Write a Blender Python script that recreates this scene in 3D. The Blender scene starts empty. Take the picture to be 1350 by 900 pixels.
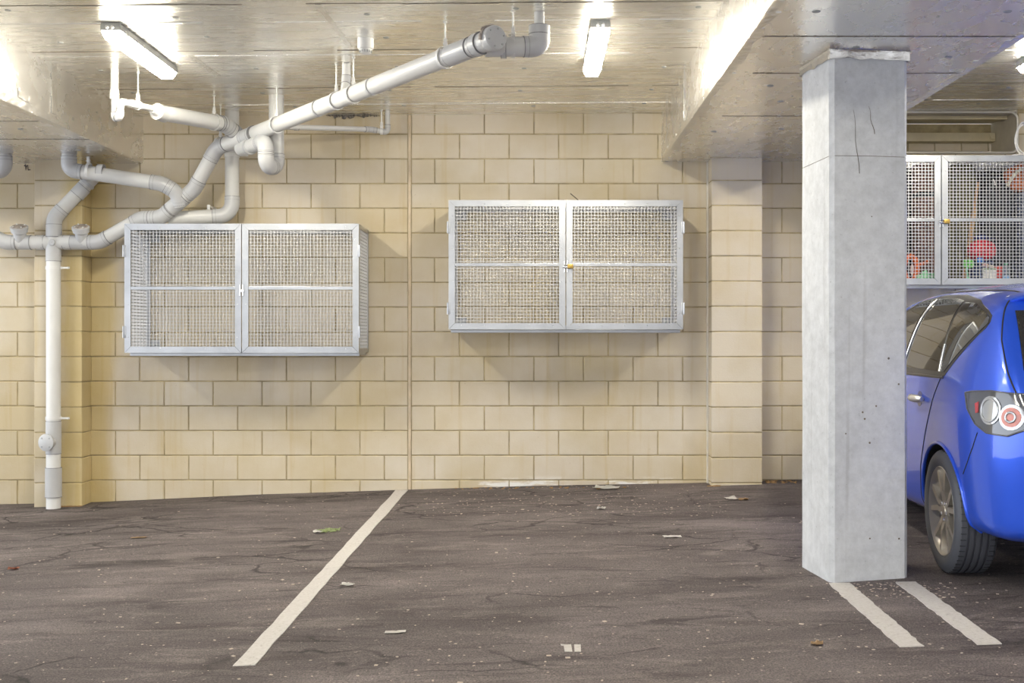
import bpy, bmesh, math, random
from mathutils import Vector, Matrix, Euler
from mathutils.bvhtree import BVHTree
from mathutils.geometry import delaunay_2d_cdt
random.seed(7)
R = random.Random(11)
PI = math.pi
scene = bpy.context.scene
COL = scene.collection

# ------------------------------------------------------------------ camera
F, CU, CV, HC, D = 1588.0, 705.0, 451.0, 1.18, 9.8
cd = bpy.data.cameras.new('camera')
cam = bpy.data.objects.new('camera', cd)
COL.objects.link(cam)
cam.location = (0, 0, HC)
cam.rotation_euler = (PI / 2, 0, 0)
cd.sensor_width = 36
cd.lens = F / 1350 * 36
cd.shift_x = (675 - CU) / 1350
cd.shift_y = (CV - 450) / 1350
cd.clip_start = 0.05
scene.camera = cam


def px(u, v, Y):
    return Vector(((u - CU) / F * Y, Y, HC - (v - CV) / F * Y))


def lerp_table(x, tab):
    if x <= tab[0][0]:
        return tab[0][1]
    for (a, fa), (b, fb) in zip(tab, tab[1:]):
        if x <= b:
            t = (x - a) / (b - a)
            return fa + (fb - fa) * t
    return tab[-1][1]


A_TAB = [(-8, 1.40), (-4.35, 1.318), (-3.61, 1.302), (-2.25, 1.238), (-1.02, 1.198), (0, 1.167), (1.42, 1.142), (2.13, 1.117), (4, 1.08), (8, 1.0)]


def floor_z(x, y):
    return HC - lerp_table(x, A_TAB) - 0.018 * (D - y)


def floor_px(u, v):
    Y = 6.0
    for _ in range(40):
        x = (u - CU) / F * Y
        h = HC - floor_z(x, Y)
        Y = 0.5 * Y + 0.5 * F * h / (v - CV)
    return Vector(((u - CU) / F * Y, Y, floor_z((u - CU) / F * Y, Y)))


def ceil_z(x):
    return HC + 1.857 + 0.0071 * x


SOFF = HC + 1.469
SOFFL = HC + 1.451


# ------------------------------------------------------------------ materials
def new_mat(name):
    m = bpy.data.materials.new(name)
    m.use_nodes = True
    nt = m.node_tree
    nt.nodes.clear()
    out = nt.nodes.new('ShaderNodeOutputMaterial')
    b = nt.nodes.new('ShaderNodeBsdfPrincipled')
    nt.links.new(b.outputs[0], out.inputs[0])
    return m, nt, b


def setp(b, **k):
    names = {'color': 'Base Color', 'metal': 'Metallic', 'rough': 'Roughness', 'ior': 'IOR', 'coat': 'Coat Weight', 'coat_rough': 'Coat Roughness', 'trans': 'Transmission Weight', 'spec': 'Specular IOR Level', 'alpha': 'Alpha', 'emit': 'Emission Color', 'emit_s': 'Emission Strength'}
    for a, v in k.items():
        if a in ('color', 'emit') and len(v) == 3:
            v = (*v, 1)
        b.inputs[names[a]].default_value = v


def coords(nt, scale=(1, 1, 1)):
    tc = nt.nodes.new('ShaderNodeTexCoord')
    mp = nt.nodes.new('ShaderNodeMapping')
    mp.inputs['Scale'].default_value = scale
    nt.links.new(tc.outputs['Object'], mp.inputs[0])
    return mp.outputs[0]


def noise(nt, vec, scale, detail=4, rough=.55, dist=0):
    n = nt.nodes.new('ShaderNodeTexNoise')
    n.inputs['Scale'].default_value = scale
    n.inputs['Detail'].default_value = detail
    n.inputs['Roughness'].default_value = rough
    n.inputs['Distortion'].default_value = dist
    nt.links.new(vec, n.inputs['Vector'])
    return n.outputs[0]


def ramp(nt, fac, stops, interp='LINEAR'):
    r = nt.nodes.new('ShaderNodeValToRGB')
    r.color_ramp.interpolation = interp
    els = r.color_ramp.elements
    while len(els) < len(stops):
        els.new(0.5)
    for e, (p, c) in zip(els, stops):
        e.position = p
        e.color = (*c, 1) if isinstance(c, tuple) else (c, c, c, 1)
    nt.links.new(fac, r.inputs[0])
    return r.outputs[0]


def mix(nt, fac, a, b, mode='MIX'):
    m = nt.nodes.new('ShaderNodeMix')
    m.data_type = 'RGBA'
    m.blend_type = mode
    for sock, v in ((m.inputs[0], fac), (m.inputs[6], a), (m.inputs[7], b)):
        if isinstance(v, (int, float)):
            sock.default_value = v
        elif isinstance(v, tuple):
            sock.default_value = (*v, 1)
        else:
            nt.links.new(v, sock)
    return m.outputs[2]


def mathn(nt, op, a, b=0.0):
    m = nt.nodes.new('ShaderNodeMath')
    m.operation = op
    for s, v in zip(m.inputs, (a, b)):
        if isinstance(v, (int, float)):
            s.default_value = v
        else:
            nt.links.new(v, s)
    return m.outputs[0]


def bump(nt, b, h, strength=.3, dist=.01):
    n = nt.nodes.new('ShaderNodeBump')
    n.inputs['Strength'].default_value = strength
    n.inputs['Distance'].default_value = dist
    nt.links.new(h, n.inputs['Height'])
    nt.links.new(n.outputs[0], b.inputs['Normal'])


def simple(name, color, rough=.5, metal=0, var=.08, vscale=6, bs=0, bscale=80, **k):
    m, nt, b = new_mat(name)
    setp(b, color=color, rough=rough, metal=metal, **k)
    c = coords(nt)
    if var:
        f = noise(nt, c, vscale, 5)
        dark = tuple(x * (1 - var * 1.6) for x in color)
        lite = tuple(min(1, x * (1 + var)) for x in color)
        nt.links.new(ramp(nt, f, [(.3, dark), (.7, lite)]), b.inputs['Base Color'])
    if bs:
        bump(nt, b, noise(nt, c, bscale, 4), bs, .004)
    return m


M = {}
M['pvc'] = simple('pvc_pipe', (.66, .66, .65), .36, 0, .04, 5)
M['pvc_fit'] = simple('pvc_fitting', (.55, .555, .565), .34, 0, .05, 5)
M['white_plastic'] = simple('white_plastic', (.76, .76, .75), .4, 0, .03)
M['groove'] = simple('pipe_groove', (.24, .24, .25), .6, 0, .2, 20)
M['cap'] = simple('grimy_cap', (.42, .37, .33), .6, 0, .3, 40)
M['galv'] = simple('galvanised_steel', (.50, .51, .53), .33, .85, .09, 5)
M['wire'] = simple('galvanised_wire', (.60, .60, .61), .40, .65, .05, 10)
M['rod'] = simple('zinc_rod', (.75, .75, .73), .4, .5, .05)
M['dark'] = simple('dark_gap', (.02, .02, .022), .7, 0, 0)
M['dark_metal'] = simple('fixture_grey', (.42, .43, .43), .5, .1, .1)
M['brass'] = simple('brass', (.55, .36, .10), .35, .9, .1, 30)
M['steel'] = simple('bright_steel', (.8, .8, .8), .2, 1, 0)
M['sealant'] = simple('joint_sealant', (.66, .55, .40), .7, 0, .1, 8)
M['black_scribble'] = simple('marker_ink', (.04, .03, .05), .8, 0, 0)
M['cable'] = simple('white_cable', (.82, .80, .76), .45, 0, 0)
M['rag'] = simple('torn_lining', (.20, .18, .16), .8, 0, .5, 60)

# block wall
m, nt, b = new_mat('painted_block')
geo = nt.nodes.new('ShaderNodeNewGeometry')
c = coords(nt)
base = ramp(nt, geo.outputs['Random Per Island'], [(0, (.65, .580, .470)), (.35, (.665, .595, .49)), (.7, (.675, .60, .475)), (1, (.655, .595, .50))])
blot = ramp(nt, noise(nt, c, 1.1, 6, .6), [(.35, (.86, .81, .66)), (.62, (1, 1, 1))])
col = mix(nt, 1.0, base, blot, 'MULTIPLY')
streak = ramp(nt, noise(nt, coords(nt, (9, 9, .5)), 1.6, 4), [(.56, (1, 1, 1)), (.78, (.90, .82, .60))])
col = mix(nt, .8, col, streak, 'MULTIPLY')
pit = ramp(nt, noise(nt, c, 38, 3, .7), [(.2, (.55, .48, .38)), (.3, (1, 1, 1))])
col = mix(nt, .6, col, pit, 'MULTIPLY')
# ochre light cast painted into the corner beside the stack pipe pier
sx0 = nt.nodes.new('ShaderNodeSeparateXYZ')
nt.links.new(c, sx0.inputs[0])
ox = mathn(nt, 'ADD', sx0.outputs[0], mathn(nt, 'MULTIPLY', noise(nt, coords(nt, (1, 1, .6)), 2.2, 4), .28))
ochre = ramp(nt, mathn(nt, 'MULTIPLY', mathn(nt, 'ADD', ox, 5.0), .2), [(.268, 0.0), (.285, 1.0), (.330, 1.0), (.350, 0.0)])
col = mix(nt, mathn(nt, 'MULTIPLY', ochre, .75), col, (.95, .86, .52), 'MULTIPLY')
# limewash bloom along the bottom of the wall
sep = nt.nodes.new('ShaderNodeSeparateXYZ')
nt.links.new(c, sep.inputs[0])
lowmask = ramp(nt, sep.outputs[2], [(.03, 1.0), (.10, 0.0)])
xm = ramp(nt, mathn(nt, 'MULTIPLY', mathn(nt, 'ADD', sep.outputs[0], 5.0), .1), [(.44, 0.0), (.46, 1.0), (.63, 1.0), (.65, 0.0)])
bl = ramp(nt, noise(nt, coords(nt, (1, 1, 4)), 3.2, 5, .65), [(.52, 0.0), (.60, 1.0)])
fm = mathn(nt, 'MULTIPLY', mathn(nt, 'MULTIPLY', lowmask, xm), bl)
col = mix(nt, fm, col, (.86, .84, .80))
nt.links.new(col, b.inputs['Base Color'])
setp(b, rough=.62, spec=.35)
bump(nt, b, noise(nt, c, 70, 5, .6), .25, .004)
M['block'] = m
M['mortar'] = simple('mortar', (.43, .35, .20), .85, 0, .25, 9)


def foil(name, sc, strength, colr, rough, pscale):
    m, nt, b = new_mat(name)
    c = coords(nt, sc)
    n1 = noise(nt, c, pscale, 6, .62, .8)
    nf = noise(nt, c, pscale * 5, 4, .6, .3)
    n2 = noise(nt, coords(nt), .8, 3)
    nt.links.new(ramp(nt, n2, [(.3, tuple(x * .93 for x in colr)), (.7, colr)]), b.inputs['Base Color'])
    nt.links.new(ramp(nt, noise(nt, c, pscale * 1.3, 4), [(.3, rough * .92), (.7, rough * 1.1)]), b.inputs['Roughness'])
    setp(b, metal=.95)
    bump(nt, b, mathn(nt, 'ADD', n1, mathn(nt, 'MULTIPLY', nf, .10)), strength, .012)
    return m


M['foil_ceiling'] = foil('foil_ceiling', (.26, 2.4, 1), .24, (.94, .925, .885), .27, 4.5)
M['foil_beam'] = foil('foil_beam', (1.6, .8, 1.3), .26, (.92, .905, .885), .27, 4)
M['foil_tape'] = foil('foil_tape', (1, 1, 1), .7, (.92, .91, .89), .2, 16)
M['foil_seam'] = simple('foil_seam', (.16, .13, .10), .6, .3, .3, 3)

# concrete column
m, nt, b = new_mat('concrete')
c = coords(nt)
col = ramp(nt, noise(nt, c, 2.2, 6, .62), [(.28, (.56, .575, .60)), (.55, (.66, .675, .70)), (.8, (.73, .74, .76))])
sp = ramp(nt, noise(nt, c, 42, 3, .65), [(.24, (.35, .34, .33)), (.36, (1, 1, 1))])
col = mix(nt, .55, col, sp, 'MULTIPLY')
mott = ramp(nt, noise(nt, c, 14, 6, .75), [(.3, (.80, .80, .80)), (.7, (1.06, 1.06, 1.06))])
col = mix(nt, 1.0, col, mott, 'MULTIPLY')
run = ramp(nt, noise(nt, coords(nt, (14, 14, .35)), 1.3, 3), [(.62, (1, 1, 1)), (.72, (.75, .74, .73))])
col = mix(nt, .55, col, run, 'MULTIPLY')
nt.links.new(col, b.inputs['Base Color'])
setp(b, rough=.7)
bump(nt, b, noise(nt, c, 55, 5), .2, .004)
M['concrete'] = m

# asphalt
m, nt, b = new_mat('asphalt')
c = coords(nt)
big = noise(nt, coords(nt, (.55, 1.2, 1)), 1.25, 6, .62, .6)
col = ramp(nt, big, [(.28, (.085, .071, .067)), (.45, (.135, .116, .110)), (.58, (.175, .152, .143)), (.74, (.26, .228, .214))])
band = ramp(nt, noise(nt, coords(nt, (.35, 2.4, 1)), 1.5, 7, .68, .8), [(.30, (.52, .50, .49)), (.46, (1, 1, 1)), (.6, (1, 1, 1)), (.74, (1.5, 1.45, 1.4))])
col = mix(nt, 1.0, col, band, 'MULTIPLY')
fsep = nt.nodes.new('ShaderNodeSeparateXYZ')
nt.links.new(c, fsep.inputs[0])
ypos = fsep.outputs[1]
worn = ramp(nt, noise(nt, coords(nt, (.5, 1.5, 1)), 3.2, 7, .7, .5), [(.52, 0.0), (.66, 1.0)])
col = mix(nt, mathn(nt, 'MULTIPLY', worn, .68), col, (.27, .235, .215))
dk = ramp(nt, noise(nt, coords(nt, (.6, 2.2, 3)), 2.6, 7, .7, 1.0), [(.34, 1.0), (.44, 0.0)])
col = mix(nt, mathn(nt, 'MULTIPLY', dk, .75), col, (.05, .042, .04))
# darker curved cracks, only in places
vn = nt.nodes.new('ShaderNodeTexNoise')
vn.inputs['Scale'].default_value = 1.6
vn.inputs['Detail'].default_value = 5
nt.links.new(c, vn.inputs['Vector'])
va = mix(nt, .35, coords(nt, (.7, 1.6, 1)), vn.outputs[1], 'LINEAR_LIGHT')
vo = nt.nodes.new('ShaderNodeTexVoronoi')
vo.feature = 'DISTANCE_TO_EDGE'
vo.inputs['Scale'].default_value = 1.9
nt.links.new(va, vo.inputs['Vector'])
crack = ramp(nt, vo.outputs[0], [(.006, 1.0), (.03, 0.0)])
cm = mathn(nt, 'MULTIPLY', crack, ramp(nt, mathn(nt, 'ADD', noise(nt, c, .8, 4), mathn(nt, 'MULTIPLY', ypos, .018)), [(.60, 0.0), (.70, 1.0)]))
col = mix(nt, mathn(nt, 'MULTIPLY', cm, .8), col, (.02, .018, .017))
col = mix(nt, 1.0, col, (.78, .765, .80), 'MULTIPLY')
grit = ramp(nt, noise(nt, c, 130, 2, .7), [(.3, (.45, .45, .45)), (.5, (1, 1, 1)), (.68, (1.6, 1.55, 1.5))])
col = mix(nt, 1.0, col, grit, 'MULTIPLY')
fleck = ramp(nt, noise(nt, c, 46, 2, .6), [(.69, 0.0), (.72, 1.0)])
col = mix(nt, mathn(nt, 'MULTIPLY', fleck, .6), col, (.45, .39, .34))
nt.links.new(col, b.inputs['Base Color'])
setp(b, rough=.78, spec=.3)
h = mathn(nt, 'ADD', noise(nt, c, 95, 4, .7), mathn(nt, 'MULTIPLY', cm, -.9))
bump(nt, b, h, .5, .006)
M['asphalt'] = m

m, nt, b = new_mat('line_paint')
c = coords(nt)
col = ramp(nt, noise(nt, c, 60, 4, .7), [(.28, (.30, .27, .25)), (.40, (.52, .49, .46)), (.7, (.60, .575, .55))])
nt.links.new(col, b.inputs['Base Color'])
setp(b, rough=.75)
bump(nt, b, noise(nt, c, 120, 3), .35, .004)
M['paint'] = m

m, nt, b = new_mat('lamp_diffuser')
setp(b, color=(1, 1, 1), emit=(1.0, .935, .775), emit_s=78)
M['lamp'] = m

# car paint
m, nt, b = new_mat('blue_car_paint')
setp(b, color=(.014, .095, .74), metal=.35, rough=.32, coat=1.0, coat_rough=.03)
M['car'] = m
m, nt, b = new_mat('blue_recess_shade')  # car blue darkened to paint in the shade behind the door handles
setp(b, color=(.006, .03, .25), metal=.3, rough=.3, coat=1.0)
M['car_shade'] = m
m, nt, b = new_mat('tinted_glass')
setp(b, color=(.018, .02, .02), rough=.02, ior=1.9, spec=.8)
M['car_glass'] = m
m, nt, b = new_mat('clear_lens')
setp(b, color=(.55, .57, .6), metal=.55, rough=.08, coat=1)
M['lens'] = m
m, nt, b = new_mat('lamp_lens_dark')
setp(b, color=(.10, .105, .12), metal=.2, rough=.08, coat=1)
M['lens_dark'] = m
M['amber'] = simple('amber_lens', (.55, .12, .06), .15, 0, .1, 30, coat=1)
M['red_lens'] = simple('red_lens', (.5, .03, .04), .15, 0, 0, coat=1)
M['alloy'] = simple('alloy', (.56, .52, .46), .3, .7, .05)
M['disc'] = simple('brake_iron', (.07, .065, .06), .5, .5, .1)
M['chrome'] = simple('chrome', (.9, .9, .9), .1, 1, 0)
M['handle'] = simple('bright_handle', (.72, .70, .66), .2, .5, 0, coat=.6)
m, nt, b = new_mat('tyre_rubber')
setp(b, color=(.085, .09, .105), rough=.5)
bump(nt, b, noise(nt, coords(nt), 90, 3), .15, .002)
M['tyre'] = m
M['black_trim'] = simple('black_trim', (.05, .045, .042), .3, 0, 0)
M['arch'] = simple('wheel_arch', (.012, .012, .013), .9, 0, 0)


# ------------------------------------------------------------------ mesh helpers
class MB:
    def __init__(self):
        self.bm = bmesh.new()
        self.mi = 0

    def face(self, vs):
        try:
            f = self.bm.faces.new(vs)
            f.material_index = self.mi
            return f
        except ValueError:
            return None

    def v(self, p):
        return self.bm.verts.new(p)

    def box(self, a, b, mat=None):
        x0, y0, z0 = a
        x1, y1, z1 = b
        ps = [Vector(p) for p in ((x0, y0, z0), (x1, y0, z0), (x1, y1, z0), (x0, y1, z0), (x0, y0, z1), (x1, y0, z1), (x1, y1, z1), (x0, y1, z1))]
        if mat is not None:
            ps = [mat @ p for p in ps]
        vs = [self.v(p) for p in ps]
        for f in ((3, 2, 1, 0), (4, 5, 6, 7), (0, 1, 5, 4), (1, 2, 6, 5), (2, 3, 7, 6), (3, 0, 4, 7)):
            self.face([vs[i] for i in f])
        return self

    def bevbox(self, a, b, r, mat=None, segs=2):
        t = bmesh.new()
        sx, sy, sz = (b[i] - a[i] for i in range(3))
        bmesh.ops.create_cube(t, size=1)
        for v in t.verts:
            v.co = Vector((a[0] + (v.co.x + .5) * sx, a[1] + (v.co.y + .5) * sy, a[2] + (v.co.z + .5) * sz))
        bmesh.ops.bevel(t, geom=t.edges[:], offset=r, segments=segs, profile=.6, affect='EDGES')
        self.add(t, mat)
        return self

    def add(self, t, mat=None):
        mp = {}
        for v in t.verts:
            mp[v] = self.v(mat @ v.co if mat is not None else v.co)
        for f in t.faces:
            self.face([mp[v] for v in f.verts])
        t.free()

    def tube(self, pts, r, segs=16, caps=True, closed=False):
        pts = [Vector(p) for p in pts]
        n = len(pts)
        rs = r if isinstance(r, (list, tuple)) else [r] * n
        ref = None
        rings = []
        for i in range(n):
            if closed:
                d = pts[(i + 1) % n] - pts[i - 1]
            elif i == 0:
                d = pts[1] - pts[0]
            elif i == n - 1:
                d = pts[-1] - pts[-2]
            else:
                d = (pts[i + 1] - pts[i]).normalized() + (pts[i] - pts[i - 1]).normalized()
            d.normalize()
            if ref is None:
                ref = Vector((0, 0, 1)) if abs(d.z) < .9 else Vector((1, 0, 0))
            a = (ref - d * ref.dot(d)).normalized()
            ref = a
            bb = d.cross(a)
            rings.append([self.v(pts[i] + (a * math.cos(2 * PI * k / segs) + bb * math.sin(2 * PI * k / segs)) * rs[i]) for k in range(segs)])
        m = n if closed else n - 1
        for i in range(m):
            p, q = rings[i], rings[(i + 1) % n]
            for k in range(segs):
                self.face([p[k], p[(k + 1) % segs], q[(k + 1) % segs], q[k]])
        if caps and not closed:
            self.face(list(reversed(rings[0])))
            self.face(rings[-1])
        return self

    def lathe(self, prof, mat=None, segs=32, closed=False):
        """prof: list of (r, h), turned about local z"""
        rings = []
        for r, hgt in prof:
            ring = []
            for k in range(segs):
                p = Vector((r * math.cos(2 * PI * k / segs), r * math.sin(2 * PI * k / segs), hgt))
                ring.append(self.v(mat @ p if mat is not None else p))
            rings.append(ring)
        n = len(rings)
        for i in range(n if closed else n - 1):
            p, q = rings[i], rings[(i + 1) % n]
            for k in range(segs):
                self.face([p[k], p[(k + 1) % segs], q[(k + 1) % segs], q[k]])
        if not closed:
            self.face(list(reversed(rings[0])))
            self.face(rings[-1])
        return self

    def poly(self, pts, thick):
        """extruded polygon; pts 3D loop, thick vector"""
        t = Vector(thick)
        a = [self.v(Vector(p)) for p in pts]
        bb = [self.v(Vector(p) + t) for p in pts]
        n = len(pts)
        self.face(list(reversed(a)))
        self.face(bb)
        for i in range(n):
            self.face([a[i], a[(i + 1) % n], bb[(i + 1) % n], bb[i]])
        return self

    def blob(self, c, rad, noise_amt=0, seed=0, sub=3, mat=None, power=2.0):
        t = bmesh.new()
        bmesh.ops.create_icosphere(t, subdivisions=sub, radius=1)
        rr = random.Random(seed)
        ph = [rr.uniform(0, 6.28) for _ in range(6)]
        for v in t.verts:
            p = v.co.normalized()
            k = 1 / (abs(p.x) ** power + abs(p.y) ** power + abs(p.z) ** power) ** (1 / power)
            q = p * k
            w = 1 + noise_amt * (math.sin(3 * p.x + ph[0]) * math.sin(4 * p.y + ph[1]) + .6 * math.sin(7 * p.z + ph[2]) * math.sin(6 * p.x + ph[3]))
            v.co = Vector((c[0] + q.x * rad[0] * w, c[1] + q.y * rad[1] * w, c[2] + q.z * rad[2] * w))
        self.add(t, mat)
        return self

    def build(self, name, mat, parent=None, smooth=35, norm=True):
        if norm:
            bmesh.ops.recalc_face_normals(self.bm, faces=self.bm.faces[:])
        me = bpy.data.meshes.new(name)
        if parent is not None:
            off = org(parent)
            bmesh.ops.translate(self.bm, verts=self.bm.verts[:], vec=-off)
        self.bm.to_mesh(me)
        self.bm.free()
        for mm in (mat if isinstance(mat, list) else [mat]):
            me.materials.append(mm)
        if smooth:
            me.shade_smooth()
            me.set_sharp_from_angle(angle=math.radians(smooth))
        o = bpy.data.objects.new(name, me)
        COL.objects.link(o)
        if parent is not None:
            o.parent = parent
        return o


def org(o):
    p = Vector((0, 0, 0))
    while o is not None:
        p = p + o.location
        o = o.parent
    return p


def tag(o, label=None, cat=None, group=None, kind=None):
    for k, v in (('label', label), ('category', cat), ('group', group), ('kind', kind)):
        if v:
            o[k] = v
    return o


def thing(name, label, cat, loc=(0, 0, 0), group=None):
    o = bpy.data.objects.new(name, None)
    o.empty_display_size = .1
    COL.objects.link(o)
    o.location = loc
    return tag(o, label, cat, group)


def copy_tree(o, parent=None):
    c = o.copy()
    COL.objects.link(c)
    if parent is not None:
        c.parent = parent
    for ch in list(o.children):
        copy_tree(ch, c)
    return c


def frame(d, up=(0, 0, 1)):
    """matrix whose z axis is d"""
    d = Vector(d).normalized()
    u = Vector(up)
    if abs(d.dot(u)) > .95:
        u = Vector((1, 0, 0))
    x = u.cross(d).normalized()
    y = d.cross(x)
    return Matrix((x, y, d)).transposed().to_4x4()


# ------------------------------------------------------------------ setting
def struct(o, label=None):
    o['kind'] = 'structure'
    if label:
        o['label'] = label
    return o


# floor
mb = MB()
xs = [-9 + i * .25 for i in range(73)]
ys = [-5 + i * .5 for i in range(31)]
grid = [[mb.v((x, y, floor_z(x, y))) for x in xs] for y in ys]
for j in range(len(ys) - 1):
    for i in range(len(xs) - 1):
        mb.face([grid[j][i], grid[j][i + 1], grid[j + 1][i + 1], grid[j + 1][i]])
bot = [mb.v((x, y, -1.2)) for x, y in ((-9, -5), (9, -5), (9, 10), (-9, 10))]
mb.face(bot)
fl = mb.build('floor', M['asphalt'], norm=False)
struct(fl, 'worn dark asphalt car park floor with cracks and grit')

# ------------- back wall of blocks
COURSE0 = HC - (176.8 - CV) / 162.0      # one course line
CH = 0.2010
NICHE = (2.62, 3.925, HC + 1.535, HC + 1.878)
wall = MB()


def block_front(mbx, x0, x1, z0, z1, y, bev=.004, depth=.03):
    j = R.uniform(-.0012, .0012)
    yo = y + j
    a = [(x0, yo + bev, z0), (x1, yo + bev, z0), (x1, yo + bev, z1), (x0, yo + bev, z1)]
    f = [(x0 + bev, yo, z0 + bev), (x1 - bev, yo, z0 + bev), (x1 - bev, yo, z1 - bev), (x0 + bev, yo, z1 - bev)]
    k = [(x0, yo + depth, z0), (x1, yo + depth, z0), (x1, yo + depth, z1), (x0, yo + depth, z1)]
    A, Fv, K = ([mbx.v(p) for p in q] for q in (a, f, k))
    mbx.face([Fv[0], Fv[1], Fv[2], Fv[3]])
    for i in range(4):
        n = (i + 1) % 4
        mbx.face([A[i], A[n], Fv[n], Fv[i]])
        mbx.face([K[i], K[n], A[n], A[i]])


GAP = .0085
SEAM = (540 - CU) / 162.0
jl0 = (184.4 - CU) / 162.0       # a parity-A joint on the long left run
jr0 = (573.1 - CU) / 162.0       # a parity-A joint on the right run
PL, PR = .398, .4037


def joints(par, lo, hi, j0, pitch):
    out = [lo]
    s = j0 + (pitch / 2 if par else 0)
    s -= math.ceil((s - lo) / pitch) * pitch
    while s < hi - .02:
        if s > lo + .02:
            out.append(s)
        s += pitch
    out.append(hi)
    return out


def emit_block(x0, x1, z0, z1):
    n = NICHE
    if x1 > n[0] and x0 < n[1] and z1 > n[2]:
        if x0 < n[0]:
            block_front(wall, x0, n[0], z0, z1, D)
        if x1 > n[1]:
            block_front(wall, n[1] + .012, x1, z0, z1, D)
        if z0 < n[2] - .03:
            block_front(wall, max(x0, n[0]), min(x1, n[1]), z0, n[2] - .006, D)
    else:
        block_front(wall, x0, x1, z0, z1, D)


for k in range(-1, 17):
    zt = COURSE0 - k * CH - GAP / 2
    zb = zt - CH + GAP
    par = 1 if k % 2 == 0 else 0
    if k == -1:
        zt = zb + .165
    for lo, hi, j0, p in ((-6.4, SEAM - .012, jl0, PL), (SEAM + .012, 5.6, jr0, PR)):
        js = joints(par, lo, hi, j0, p)
        for a, c2 in zip(js, js[1:]):
            emit_block(a + GAP / 2, c2 - GAP / 2, zb, zt)
wall.mi = 1
# mortar bed and the wall body behind (leaves the niche open)
for a, c2 in (((-6.4, D + .006, -.6), (NICHE[0], D + .02, 3.1)), ((NICHE[0], D + .006, -.6), (NICHE[1], D + .02, NICHE[2] - .006)), ((NICHE[1] + .01, D + .006, -.6), (5.6, D + .02, 3.1))):
    wall.box(a, c2)
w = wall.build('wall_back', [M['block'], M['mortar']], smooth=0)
struct(w, 'cream painted concrete block wall behind the parking bays')

# bed joint under the niche front and recess
mb = MB()
nb = D + .56
mb.box((NICHE[0] - .02, D + .02, NICHE[3]), (NICHE[1] + .02, nb, NICHE[3] + .03))
mb.box((NICHE[1], D + .02, NICHE[2] - .03), (NICHE[1] + .03, nb, NICHE[3]))
mb.box((NICHE[0] - .03, D + .02, NICHE[2] - .03), (NICHE[0], nb, NICHE[3]))
mb.box((NICHE[0], D + .02, NICHE[2] - .03), (NICHE[1], nb, NICHE[2]))
struct(mb.build('trim_1', simple('niche_lining', (.66, .61, .50), .5, .2, .1, 4), smooth=0), 'grey brown lining inside the wall recess above the far cage')
mb = MB()
x = NICHE[0] - .1
while x < NICHE[1]:
    mb.bevbox((x + .004, nb, NICHE[2] - .1), (min(x + .226, NICHE[1] + .05), nb + .04, HC + 1.71), .003, segs=1)
    x += .23
mb.mi = 1
mb.box((NICHE[0] - .1, nb + .01, NICHE[2] - .1), (NICHE[1] + .05, nb + .05, NICHE[3]))
struct(mb.build('wall_niche', [M['block'], M['mortar']], smooth=0), 'row of upright cream blocks at the back of the wall recess')
mb = MB()
mb.bevbox((NICHE[0], nb - .10, HC + 1.71), (NICHE[1], nb, HC + 1.785), .006)
mb.bevbox((NICHE[1] - .05, nb - .115, HC + 1.725), (NICHE[1] - .005, nb - .10, HC + 1.78), .004)
mb.box((NICHE[0], D + .20, HC + 1.85), (NICHE[1], D + .30, NICHE[3]))
struct(mb.build('trim_2', simple('batten', (.62, .54, .36), .55, 0, .08), smooth=35), 'beige lintel batten across the wall recess')
# rounded bead round the recess opening
mb = MB()
rr = .06
pts = [(NICHE[0], D - .004, NICHE[3] - .008)]
for k in range(9):
    a = PI / 2 - k * PI / 16
    pts.append((NICHE[1] - rr + rr * math.cos(a), D - .004, NICHE[3] - .008 - rr + rr * math.sin(a)))
for k in range(9):
    a = -k * PI / 16
    pts.append((NICHE[1] - rr + rr * math.cos(a), D - .004, NICHE[2] + .006 + rr + rr * math.sin(a)))
pts.append((NICHE[0], D - .004, NICHE[2] + .006))
mb.tube(pts, .011, 10)
struct(mb.build('trim_3', simple('bead', (.62, .58, .5), .4, .4, .05), smooth=60), 'pale rounded bead framing the wall recess')

# movement joint
mb = MB()
mb.bevbox((SEAM - .011, D - .003, -.2), (SEAM + .011, D + .01, HC + 1.85), .003)
struct(mb.build('trim_4', M['sealant'], smooth=40), 'vertical sealant joint dividing the block wall')


def pier(name, u0, u1, label, white_side=False):
    Y = D - .2
    x0, x1 = (u0 - CU) / F * Y, (u1 - CU) / F * Y
    mbx = MB()
    for k in range(1, 17):
        zt = COURSE0 - k * CH - GAP / 2
        if k == 1:
            zt = SOFF - .0
        zb = COURSE0 - (k + 1) * CH + GAP / 2
        if zt - zb < .02:
            continue
        mbx.bevbox((x0 + R.uniform(-.0015, .0015), Y + R.uniform(-.001, .001), zb), (x1, D + .01, zt), .004, segs=1)
    mbx.mi = 1
    mbx.box((x0 + .005, Y + .005, -.6), (x1 - .005, D, SOFF))
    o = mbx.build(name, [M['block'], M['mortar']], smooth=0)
    struct(o, label)
    return x0, x1


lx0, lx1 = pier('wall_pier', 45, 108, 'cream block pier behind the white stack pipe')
rx0, rx1 = pier('wall_pier', 938, 1005, 'cream block pier between the middle cage and the concrete column')
mb = MB()
mb.bevbox((rx0 - .012, D - .03, -.1), (rx0 + .001, D + .004, SOFF), .003)
struct(mb.build('trim_5', simple('pale_sealant', (.66, .63, .57), .7), smooth=40), 'pale sealant down the corner beside the block pier')

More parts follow.
